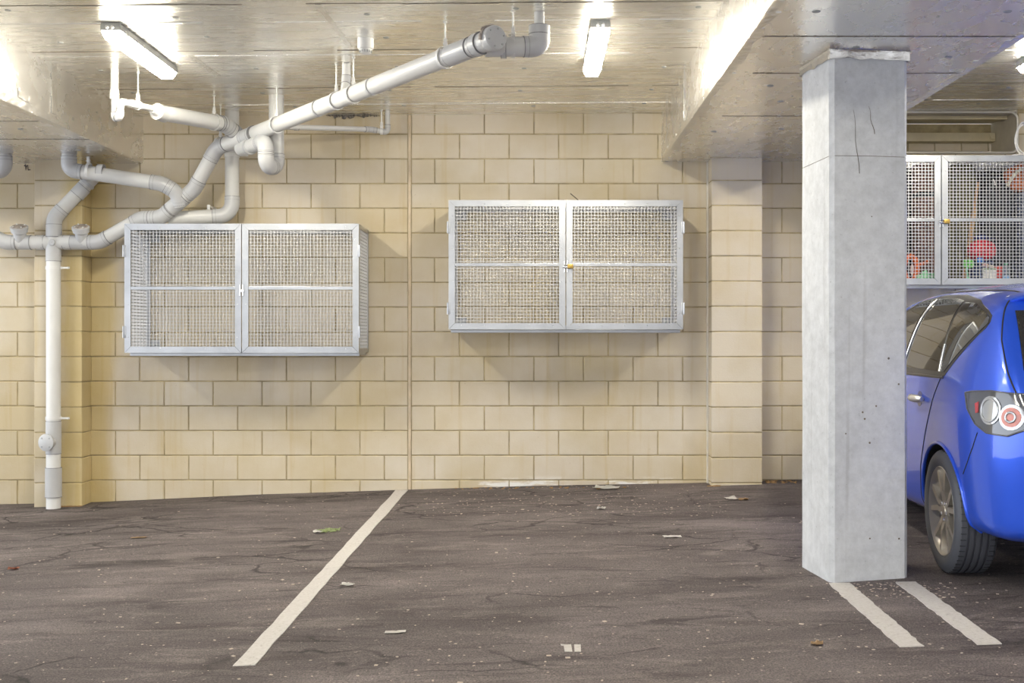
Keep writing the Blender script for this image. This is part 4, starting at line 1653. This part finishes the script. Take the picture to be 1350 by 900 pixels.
body = bmv.build('body_shell', [M['car'], M['arch']], car, smooth=0)
md = body.modifiers.new('s', 'SUBSURF')
md.levels = md.render_levels = 3
# wheel openings
cut = MB()
AX = (0, 2.64)
RA = .345
for ya in AX:
    for sd in (-1, 1):
        cut.tube([(sd * .58, ya, .315), (sd * 1.1, ya, .315)], RA, 64)
cuto = cut.build('cutter', M['arch'], smooth=0)
dgr = bpy.context.evaluated_depsgraph_get()
full_me = bpy.data.meshes.new_from_object(body.evaluated_get(dgr))
bvh = BVHTree.FromPolygons([v.co[:] for v in full_me.vertices], [p.vertices[:] for p in full_me.polygons])
md2 = body.modifiers.new('b', 'BOOLEAN')
md2.operation = 'DIFFERENCE'
md2.object = cuto
md2.solver = 'EXACT'
dgr.update()
dgr = bpy.context.evaluated_depsgraph_get()
me = bpy.data.meshes.new_from_object(body.evaluated_get(dgr))
body.modifiers.clear()
body.data = me
bpy.data.objects.remove(cuto)
if len(me.materials) < 2:
    me.materials.append(M['arch'])
for p in me.polygons:
    ins = True
    for vi in p.vertices:
        c_ = me.vertices[vi].co
        if not any(math.hypot(c_.y - ya, c_.z - .315) < RA + .0015 for ya in AX):
            ins = False
            break
    p.material_index = 1 if ins else 0
me.shade_smooth()
me.set_sharp_from_angle(angle=math.radians(40))


def cast(o, d, off):
    hit, nrm, idx, dist = bvh.ray_cast(Vector(o), Vector(d))
    if hit is None:
        return None
    if nrm.dot(Vector(d)) > 0:
        nrm = -nrm
    return hit + nrm * off


def patch(poly2, origin, U, V, Dd, off, parent, name, mat, step=.03, skirt=.012):
    """panel following the body: poly2 in (U,V) coordinates about origin, laid on along Dd"""
    U, V, Dd, origin = Vector(U), Vector(V), Vector(Dd).normalized(), Vector(origin)
    pts = []
    n_ = len(poly2)
    for i in range(n_):
        a_, b_ = Vector(poly2[i]), Vector(poly2[(i + 1) % n_])
        m_ = max(1, int((b_ - a_).length / step))
        for k in range(m_):
            pts.append(a_.lerp(b_, k / m_))
    nb_ = len(pts)
    edges = [(i, (i + 1) % nb_) for i in range(nb_)]
    xs_ = [p.x for p in pts]
    ys_ = [p.y for p in pts]
    x = min(xs_) + step / 2
    inner = []
    while x < max(xs_):
        y = min(ys_) + step / 2
        while y < max(ys_):
            inner.append(Vector((x + .001 * math.sin(91 * y), y + .001 * math.sin(77 * x))))
            y += step
        x += step
    vs, es, fs, *_ = delaunay_2d_cdt(pts + inner, edges, [], 1, 1e-5)
    mbx = MB()
    mapped = []
    for v_ in vs:
        o_ = origin + U * v_.x + V * v_.y - Dd * 1.5
        mapped.append(cast(o_, Dd, off))
    bv = [mbx.v(p) if p is not None else None for p in mapped]
    for f_ in fs:
        q = [bv[i] for i in f_]
        if None not in q:
            mbx.face(q)
    loose = [v_ for v_ in mbx.bm.verts if not v_.link_faces]
    bmesh.ops.delete(mbx.bm, geom=loose, context='VERTS')
    bmesh.ops.recalc_face_normals(mbx.bm, faces=mbx.bm.faces[:])
    be = [e for e in mbx.bm.edges if e.is_boundary]
    r_ = bmesh.ops.extrude_edge_only(mbx.bm, edges=be)
    for g_ in r_['geom']:
        if isinstance(g_, bmesh.types.BMVert):
            g_.co += Dd * skirt
    return mbx.build(name, mat, parent, smooth=50, norm=True)


def strip(pts2, origin, U, V, Dd, r, off, parent, name, mat, n_sub=12):
    U, V, Dd, origin = Vector(U), Vector(V), Vector(Dd).normalized(), Vector(origin)
    out = []
    for a_, b_ in zip(pts2, pts2[1:]):
        for k in range(n_sub):
            p = Vector(a_).lerp(Vector(b_), k / n_sub)
            h_ = cast(origin + U * p.x + V * p.y - Dd * 1.5, Dd, off)
            if h_ is not None:
                out.append(h_)
    p = Vector(pts2[-1])
    h_ = cast(origin + U * p.x + V * p.y - Dd * 1.5, Dd, off)
    if h_ is not None:
        out.append(h_)
    mbx = MB()
    mbx.tube(out, r, 8)
    return mbx.build(name, mat, parent, smooth=60)


UY, UZ = (0, 1, 0), (0, 0, 1)
for sd in (-1, 1):
    Dd = (-sd, 0, 0)
    O = (0, 0, 0)
    # black surround of the side windows, then the panes
    sur = [(-.405, 1.285), (-.395, 1.315), (-.34, 1.34), (-.12, 1.395), (.20, 1.425), (.60, 1.43), (.95, 1.405), (1.3, 1.30), (1.75, 1.09), (1.95, .985), (1.2, .985), (.5, 1.0), (.05, 1.005), (-.03, 1.01), (-.20, 1.13), (-.385, 1.255)]
    patch(sur, O, UY, UZ, Dd, .002, car, 'window_surround', M['black_trim'])
    q = [(-.395, 1.28), (-.385, 1.305), (-.33, 1.328), (-.12, 1.375), (.075, 1.385), (.03, 1.03), (-.02, 1.03), (-.19, 1.145), (-.375, 1.262)]
    patch(q, O, UY, UZ, Dd, .005, car, 'quarter_glass', M['car_glass'])
    q = [(.115, 1.39), (.25, 1.405), (.50, 1.41), (.61, 1.408), (.72, 1.03), (.065, 1.03)]
    patch(q, O, UY, UZ, Dd, .005, car, 'rear_door_glass', M['car_glass'])
    q = [(.70, 1.405), (.93, 1.385), (1.27, 1.285), (1.7, 1.08), (1.82, 1.01), (1.2, 1.01), (.80, 1.03)]
    patch(q, O, UY, UZ, Dd, .005, car, 'front_door_glass', M['car_glass'])
    strip([(.64, 1.405), (.745, 1.035)], O, UY, UZ, Dd, .008, .006, car, 'pillar_trim', M['chrome'])
    strip([(.045, 1.03), (.06, 1.17)], O, UY, UZ, Dd, .007, .006, car, 'pillar_trim', M['chrome'])
    strip([(1.95, .975), (.5, .995), (-.02, 1.003)], O, UY, UZ, Dd, .007, .004, car, 'window_sill', M['black_trim'])
    strip([(.02, 1.0), (.12, .88), (.24, .70), (.36, .50), (.40, .34), (.40, .24), (.9, .22), (.80, .5), (.78, .99)], O, UY, UZ, Dd, .003, 0, car, 'door_gap', M['dark'])
    strip([(.9, .22), (1.9, .22), (1.98, .5), (1.95, .9)], O, UY, UZ, Dd, .003, 0, car, 'door_gap', M['dark'])
    # crease of the shoulder
    for yh in (.36, 1.12):
        mb = MB()
        pts = []
        for k in range(7):
            yy = yh - .095 + .19 * k / 6
            h_ = cast((sd * 1.6, yy, .872), Dd, .014 + .026 * math.sin(PI * k / 6))
            pts.append(h_)
        mb.tube(pts, [.014, .021, .022, .021, .021, .022, .014], 12)
        hh = mb.build('door_handle', M['handle'], car, smooth=60)
        hh['label'] = 'bright door handle'
        patch([(yh - .05 + .05 * math.cos(a_) + .05,   .87 + .042 * math.sin(a_)) for a_ in [2 * PI * k / 16 for k in range(16)]], O, UY, UZ, Dd, .001, car, 'handle_recess_shade', M['car_shade'], step=.02)
    # arch lip
    for ya in AX:
        lip = []
        for k in range(33):
            a_ = -.25 + (PI + .5) * k / 32
            p = (ya + (RA + .006) * math.cos(a_), .315 + (RA + .006) * math.sin(a_))
            if p[1] < .24:
                continue
            h_ = cast((sd * 1.6, p[0], p[1]), Dd, .000)
            if h_:
                lip.append(h_)
        mb = MB()
        mb.tube(lip, .010, 8)
        mb.build('arch_lip', M['car'], car, smooth=60)
    # bumper joint
    strip([(-.50, .765), (-.46, .69), (-.40, .61), (-.345, .55)], O, UY, UZ, Dd, .003, 0, car, 'bumper_gap', M['dark'])
    # rear lamp on the corner
    dg = Vector((-sd * .8, .6, 0)).normalized()
    Uc = Vector((sd * .6, .8, 0)).normalized() * 1.0
    # Uc points forwards and outwards
    base_o = Vector((sd * .76, -.62, .87))
    lamp_poly = [(.255, .075), (.20, .085), (.05, .095), (-.12, .085), (-.17, .02), (-.17, -.06), (-.06, -.105), (.06, -.10), (.15, -.065), (.225, 0)]
    lp = patch(lamp_poly, base_o, Uc, UZ, dg, .006, car, 'tail_lamp', M['lens_dark'], step=.02)
    lp['label'] = 'clear lens tail lamp'
    rimp = lamp_poly + [lamp_poly[0]]
    strip(rimp, base_o, Uc, UZ, dg, .004, .006, lp, 'lamp_rim', M['lens_dark'], 5)

    def disc(cx_, cz_, r0, k=18):
        return [(cx_ + r0 * math.cos(2 * PI * i / k), cz_ + r0 * math.sin(2 * PI * i / k)) for i in range(k)]
    patch(disc(.045, .005, .066), base_o, Uc, UZ, dg, .011, lp, 'reflector', M['lens'], step=.015)
    strip(disc(.045, .005, .052) + [disc(.045, .005, .052)[0]], base_o, Uc, UZ, dg, .005, .012, lp, 'reflector_ring', M['lens'], 3)
    patch(disc(-.075, -.02, .058), base_o, Uc, UZ, dg, .013, lp, 'bulb_bowl', M['lens'], step=.015)
    patch(disc(-.075, -.02, .044), base_o, Uc, UZ, dg, .017, lp, 'indicator_lens', M['amber'], step=.015)
    strip(disc(-.075, -.02, .022) + [disc(-.075, -.02, .022)[0]], base_o, Uc, UZ, dg, .006, .018, lp, 'bulb_ring', M['lens'], 3)
    patch([(.155, .03), (.13, .04), (.125, -.01), (.145, -.015)], base_o, Uc, UZ, dg, .011, lp, 'side_marker', M['red_lens'], step=.01)
    # headlamp
    dgf = Vector((-sd * .55, -.84, 0)).normalized()
    Uf = Vector((sd * .84, -.55, 0))
    hp = patch([(.20, .05), (.02, .06), (-.18, .0), (-.16, -.07), (0, -.07), (.15, -.02)], (sd * .60, 3.3, .66), Uf, UZ, dgf, .006, car, 'headlamp', M['lens'], step=.03)
    # door mirror
    mb = MB()
    mb.blob((sd * .98, 1.72, .99), (.10, .055, .065), .03, 2, 3, None, 2.6)
    mb.tube([(sd * .84, 1.76, .94), (sd * .93, 1.73, .96)], .025, 10)
    mo = mb.build('door_mirror', M['car'], car, smooth=60)
    mb = MB()
    mb.blob((sd * .985, 1.668, .99), (.082, .006, .05), 0, 2, 3, None, 2.6)
    mb.build('mirror_glass', M['chrome'], mo, smooth=60)
# hatch: rear screen, spoiler lip, gap, number plate panel
dr = (0, 1, 0)
scr = [(-.635, 1.335), (0, 1.35), (.635, 1.335), (.66, 1.06), (.50, 1.0), (0, .985), (-.50, 1.0), (-.66, 1.06)]
patch(scr, (0, -.8, 0), (1, 0, 0), UZ, dr, .005, car, 'rear_screen', M['car_glass'], step=.04)
mb = MB()
sp_ = [(-.665, -.43, 1.385), (-.5, -.49, 1.425), (-.2, -.525, 1.442), (0, -.53, 1.446), (.2, -.525, 1.442), (.5, -.49, 1.425), (.665, -.43, 1.385)]
for a_, b_ in zip(sp_, sp_[1:]):
    pass
top_ = [mb.v((x, y + .20, z + .032)) for x, y, z in sp_]
edge = [mb.v((x, y - .03, z + .008)) for x, y, z in sp_]
und = [mb.v((x, y + .0, z - .028)) for x, y, z in sp_]
inn = [mb.v((x, y + .14, z - .02)) for x, y, z in sp_]
for p, q in ((top_, edge), (edge, und), (und, inn), (inn, top_)):
    for i in range(6):
        mb.face([p[i], p[i + 1], q[i + 1], q[i]])
mb.face([top_[0], edge[0], und[0], inn[0]])
mb.face([top_[-1], edge[-1], und[-1], inn[-1]])
spo = mb.build('roof_spoiler', M['car'], car, smooth=0)
md = spo.modifiers.new('s', 'SUBSURF')
md.levels = md.render_levels = 2
for sd in (-1, 1):
    Dq = Vector((-sd * .75, .66, 0)).normalized()
    Uq = Vector((sd * .66, .75, 0))
    strip([(.085, 1.425), (.075, 1.35), (.04, 1.2), (-.03, 1.05), (-.09, .95), (-.16, .80), (-.19, .73)], (sd * .66, -.53, 0), Uq, UZ, Dq, .004, .0, car, 'hatch_gap', M['dark'])
strip([(-.56, .70), (0, .69), (.56, .70)], (0, -.8, 0), (1, 0, 0), UZ, dr, .004, 0, car, 'hatch_gap', M['dark'])
patch([(-.26, .78), (.26, .78), (.26, .88), (-.26, .88)], (0, -.8, 0), (1, 0, 0), UZ, dr, .006, car, 'number_plate', M['white_plastic'], step=.05)
patch([(-.55, .30), (.55, .30), (.50, .38), (-.50, .38)], (0, -.8, 0), (1, 0, 0), UZ, dr, .004, car, 'bumper_insert', M['black_trim'], step=.05)
# windscreen
patch([(-.60, 1.365), (0, 1.395), (.60, 1.365), (.70, 1.03), (.3, 1.0), (-.3, 1.0), (-.70, 1.03)], (0, 2.5, 0), (1, 0, 0), UZ, (0, -1, 0), .004, car, 'windscreen', M['car_glass'], step=.05)
strip([(-.56, -.34), (-.60, -.1), (-.615, .3), (-.61, .8), (-.58, 1.2)], (0, 0, 1.2), (1, 0, 0), (0, 1, 0), (0, 0, -1), .005, 0, car, 'roof_channel', M['black_trim'])
strip([(.56, -.34), (.60, -.1), (.615, .3), (.61, .8), (.58, 1.2)], (0, 0, 1.2), (1, 0, 0), (0, 1, 0), (0, 0, -1), .005, 0, car, 'roof_channel', M['black_trim'])
# exhaust
mb = MB()
mb.tube([(-.42, -.40, .24), (-.42, -.74, .255)], .032, 16)
mb.build('exhaust_tip', M['steel'], car, smooth=40)


def wheel(sd, ya):
    """tyre with alloy; axis along x"""
    mt = Matrix.Translation((sd * .765, ya, .3155)) @ Matrix.Rotation(sd * PI / 2, 4, 'Y')   # local +z points outwards
    w2 = .1025
    ty = MB()
    prof = [(.222, -w2 * .86), (.245, -w2 * .98), (.278, -w2 * 1.02), (.300, -w2 * .94), (.3125, -w2 * .80)]
    gw = .006
    for gz in (-.048, -.016, .016, .048):
        prof += [(.3150, gz - gw), (.3070, gz - gw * .8), (.3070, gz + gw * .8), (.3150, gz + gw)]
    prof += [(.3125, w2 * .80), (.300, w2 * .94), (.278, w2 * 1.02), (.245, w2 * .98), (.222, w2 * .86)]
    ty.lathe(prof, mt, 72, closed=True)
    # sipes on the shoulders
    ty_o = ty.build('tyre', M['tyre'], car, smooth=30)
    sp = MB()
    for k in range(60):
        rm = Matrix.Rotation(2 * PI * k / 60, 4, 'Z')
        for sg in (-1, 1):
            sp.box((.3085, -.0012, sg * .058), (.3153, .0012, sg * .086), mt @ rm)
    sp.build('tread_sipe', M['dark'], ty_o, smooth=0)
    rim_ = MB()
    rim_.lathe([(.205, -.09), (.222, -.088), (.222, -.07), (.198, -.05), (.196, .05), (.215, .078), (.229, .082), (.231, .092), (.226, .096), (.216, .088), (.205, .075), (.186, .05), (.186, -.06)], mt, 64, closed=True)
    ro = rim_.build('rim', M['alloy'], car, smooth=30)
    bl_ = MB()
    bl_.lathe([(.195, -.05), (.195, .045), (.213, .074), (.210, .074), (.192, .045), (.192, -.05)], mt, 48, closed=True)
    bl_.build('barrel', M['disc'], ro, smooth=30)
    bk = MB()
    bk.lathe([(.194, -.02), (.194, .004)], mt, 40)
    bk.build('brake_shield', M['arch'], ro, smooth=0)
    dk = MB()
    dk.lathe([(.135, .004), (.135, .012), (.09, .013), (.085, .02)], mt, 40)
    dk.build('brake_disc', M['disc'], ro, smooth=30)
    for k in range(5):
        s_ = MB()
        rm = mt @ Matrix.Rotation(2 * PI * k / 5 + .1, 4, 'Z')
        # Y shaped pair
        for q in (-1, 1):
            a0, a1, a2 = Vector((.035, q * .014, .074)), Vector((.10, q * .020, .083)), Vector((.218, q * .066, .087))
            for p0_, p1_, w0, w1 in ((a0, a1, .018, .014), (a1, a2, .014, .012)):
                d_ = (p1_ - p0_)
                nrm = Vector((-d_.y, d_.x, 0)).normalized()
                low = Vector((0, 0, -.030))
                quad = [p0_ + nrm * w0, p0_ - nrm * w0, p1_ - nrm * w1, p1_ + nrm * w1]
                vs_ = [s_.v(rm @ p) for p in quad] + [s_.v(rm @ (p + low)) for p in quad]
                for f_ in ((0, 1, 2, 3), (7, 6, 5, 4), (0, 4, 5, 1), (1, 5, 6, 2), (2, 6, 7, 3), (3, 7, 4, 0)):
                    s_.face([vs_[i] for i in f_])
        so = s_.build('spoke', M['alloy'], ro, smooth=0)
    hb = MB()
    hb.lathe([(.062, .04), (.062, .070), (.052, .078), (.030, .079), (.028, .084), (.010, .086)], mt, 32)
    hb.build('hub_cap', M['alloy'], ro, smooth=30)
    for k in range(5):
        a_ = 2 * PI * (k + .5) / 5 + .1
        nt_ = MB()
        nt_.lathe([(.010, .065), (.010, .082), (.007, .086)], mt @ Matrix.Translation((.045 * math.cos(a_), .045 * math.sin(a_), 0)), 6)
        nt_.build('wheel_nut', M['steel'], ro, smooth=0)


for ya in AX:
    for sd in (-1, 1):
        wheel(sd, ya)
phi = math.radians(2.9)
# stand the car on the sloping floor
nx = (floor_z(3.4, 7.4) - floor_z(2.4, 7.4))
car.rotation_mode = 'XYZ'
car.location = CAR_LOC
rotm = Matrix.Rotation(-phi, 3, 'Z')
up_n = Vector((-nx, -.018, 1)).normalized()
fw = rotm @ Vector((0, 1, 0))
rt = fw.cross(up_n).normalized()
fw = up_n.cross(rt)
car.rotation_euler = Matrix((rt, fw, up_n)).transposed().to_euler()
car.location.z = floor_z(CAR_LOC.x, CAR_LOC.y)

# ------------------------------------------------------------------ litter
PAPER = cmat('paper', (.78, .76, .72), .8)
LEAF = cmat('dry_leaf', (.40, .27, .15), .9)
GREEN = cmat('green_sprig', (.30, .36, .16), .9)


def scrap(u, v, L, W, label, mat, name='paper_scrap', seed=0, cat='litter', h=.02, group=None):
    rr_ = random.Random(seed)
    p = floor_px(u, v)
    mbx = MB()
    nx_, ny_ = 6, 4
    g = []
    an = rr_.uniform(-.4, .4)
    for j in range(ny_ + 1):
        row = []
        for i in range(nx_ + 1):
            sx_, sy_ = i / nx_ - .5, j / ny_ - .5
            k = 1 - .55 * abs(sx_) ** 2 - .2 * rr_.random()
            x_ = sx_ * L
            y_ = sy_ * W * k * 1.6
            xx, yy = p.x + x_ * math.cos(an) - y_ * math.sin(an), p.y + x_ * math.sin(an) + y_ * math.cos(an)
            row.append(mbx.v((xx, yy, floor_z(xx, yy) + .003 + h * (.5 + .5 * math.sin(5 * sx_ + seed) * math.cos(4 * sy_)) * rr_.uniform(.5, 1))))
        g.append(row)
    for j in range(ny_):
        for i in range(nx_):
            mbx.face([g[j][i], g[j][i + 1], g[j + 1][i + 1], g[j + 1][i]])
    r_ = bmesh.ops.solidify(mbx.bm, geom=mbx.bm.faces[:], thickness=.002)
    return tag(mbx.build(name, mat, smooth=60), label, cat, group)


scrap(799, 644, .20, .10, 'crumpled white paper scrap against the foot of the wall', PAPER, seed=1, h=.03)
scrap(965, 658, .09, .07, 'white paper scrap on the asphalt below the block pier', PAPER, seed=2, h=.025)
scrap(980, 659, .07, .05, 'tan dry leaf beside the white scrap below the block pier', LEAF, 'dry_leaf', 3)
scrap(793, 671, .06, .05, 'small pale scrap in front of the paper by the wall', PAPER, seed=4)
scrap(886, 708, .11, .05, 'cream flat scrap in the middle of the empty bay', PAPER, seed=5, h=.01)
scrap(420, 702, .07, .06, 'white scrap beside the wilted green sprig', PAPER, seed=6)
scrap(458, 772, .07, .03, 'grey white scrap beside the middle of the long bay line', PAPER, seed=7)
scrap(1077, 850, .05, .03, 'curled tan leaf out in front of the column', LEAF, 'dry_leaf', 8)
scrap(521, 834, .09, .03, 'thin cream scrap near the end of the long bay line', PAPER, seed=9, h=.008)
scrap(18, 751, .06, .03, 'reddish dry leaf far out below the stack pipe', cmat('red_leaf', (.40, .16, .10), .9), 'dry_leaf', 10)
scrap(183, 709, .10, .03, 'flat tan leaf between the stack pipe and the sprig', LEAF, 'dry_leaf', 11, h=.006)
p = floor_px(438, 701)
mb = MB()
for k in range(16):
    a = R.uniform(0, 2 * PI)
    L = R.uniform(.03, .08)
    x0, y0 = p.x + R.uniform(-.05, .05), p.y + R.uniform(-.04, .04)
    q0 = Vector((x0, y0, floor_z(x0, y0) + .006))
    q1 = q0 + Vector((math.cos(a) * L, math.sin(a) * L, R.uniform(.0, .02)))
    mb.tube([q0, q0.lerp(q1, .5) + Vector((0, 0, .006)), q1], [.002, .005, .001], 6)
tag(mb.build('green_sprig', GREEN, smooth=0), 'wilted green sprig lying beside the long bay line', 'plant')
# grit and leaf crumbs
mb = MB()
for k in range(1100):
    u = R.uniform(-20, 1370)
    v = 655 + 250 * R.random() ** 1.3
    if R.random() < .3:
        u, v = R.uniform(560, 960), R.uniform(640, 680)
    elif R.random() < .18:
        u, v = R.uniform(1100, 1260), R.uniform(768, 790)
    p = floor_px(u, v)
    if p.y > D - .03:
        continue
    s = R.uniform(.0025, .0065) * (1.6 if R.random() < .08 else 1)
    mb.box((-s, -s * R.uniform(.3, 1), 0), (s, s * R.uniform(.3, 1), s * .5), Matrix.Translation(p + Vector((0, 0, -.001))) @ Matrix.Rotation(R.uniform(0, 6), 4, 'Z'))
tag(mb.build('grit', cmat('grit', (.50, .42, .35), .9), smooth=0), 'scattered tan grit and leaf crumbs over the asphalt', 'debris', None, 'stuff')
mb = MB()
for u0, u1, v in ((86, 110, 664), (930, 945, 637), (1010, 1050, 634), (600, 830, 642)):
    for k in range(30):
        u = R.uniform(u0, u1)
        p = floor_px(u, v + R.uniform(0, 3))
        p.y = min(p.y, D - .22 if u < 115 or 925 < u < 1008 else D - .02)
        p.z = floor_z(p.x, p.y)
        s = R.uniform(.005, .014)
        mb.box((-s, -s * .6, 0), (s, s * .6, s * .6), Matrix.Translation(p) @ Matrix.Rotation(R.uniform(0, 6), 4, 'Z'))
tag(mb.build('leaf_crumbs', cmat('crumb', (.36, .22, .10), .9), smooth=0), 'brown leaf crumbs gathered along the foot of the wall', 'debris', None, 'stuff')

# ------------------------------------------------------------------ light of the place
wld = bpy.data.worlds.new('world')
scene.world = wld
wld.use_nodes = True
bg = wld.node_tree.nodes['Background']
wnt = wld.node_tree
wtc = wnt.nodes.new('ShaderNodeTexCoord')
wsp = wnt.nodes.new('ShaderNodeSeparateXYZ')
wnt.links.new(wtc.outputs['Generated'], wsp.inputs[0])
# daylight comes in through the open side of the car park
sky = ramp(wnt, mathn(wnt, 'ADD', mathn(wnt, 'MULTIPLY', wsp.outputs[0], .5), .5), [(0, (4.2, 4.5, 4.9)), (.25, (2.6, 2.75, 2.95)), (.55, (1.35, 1.38, 1.42)), (1, (1.1, 1.12, 1.15))])
wnt.links.new(sky, bg.inputs[0])
bg.inputs[1].default_value = 0.50

scene.view_settings.view_transform = 'Standard'
scene.view_settings.look = 'None'
scene.view_settings.gamma = 1
scene.view_settings.use_curve_mapping = False
scene.view_settings.exposure = 0.73
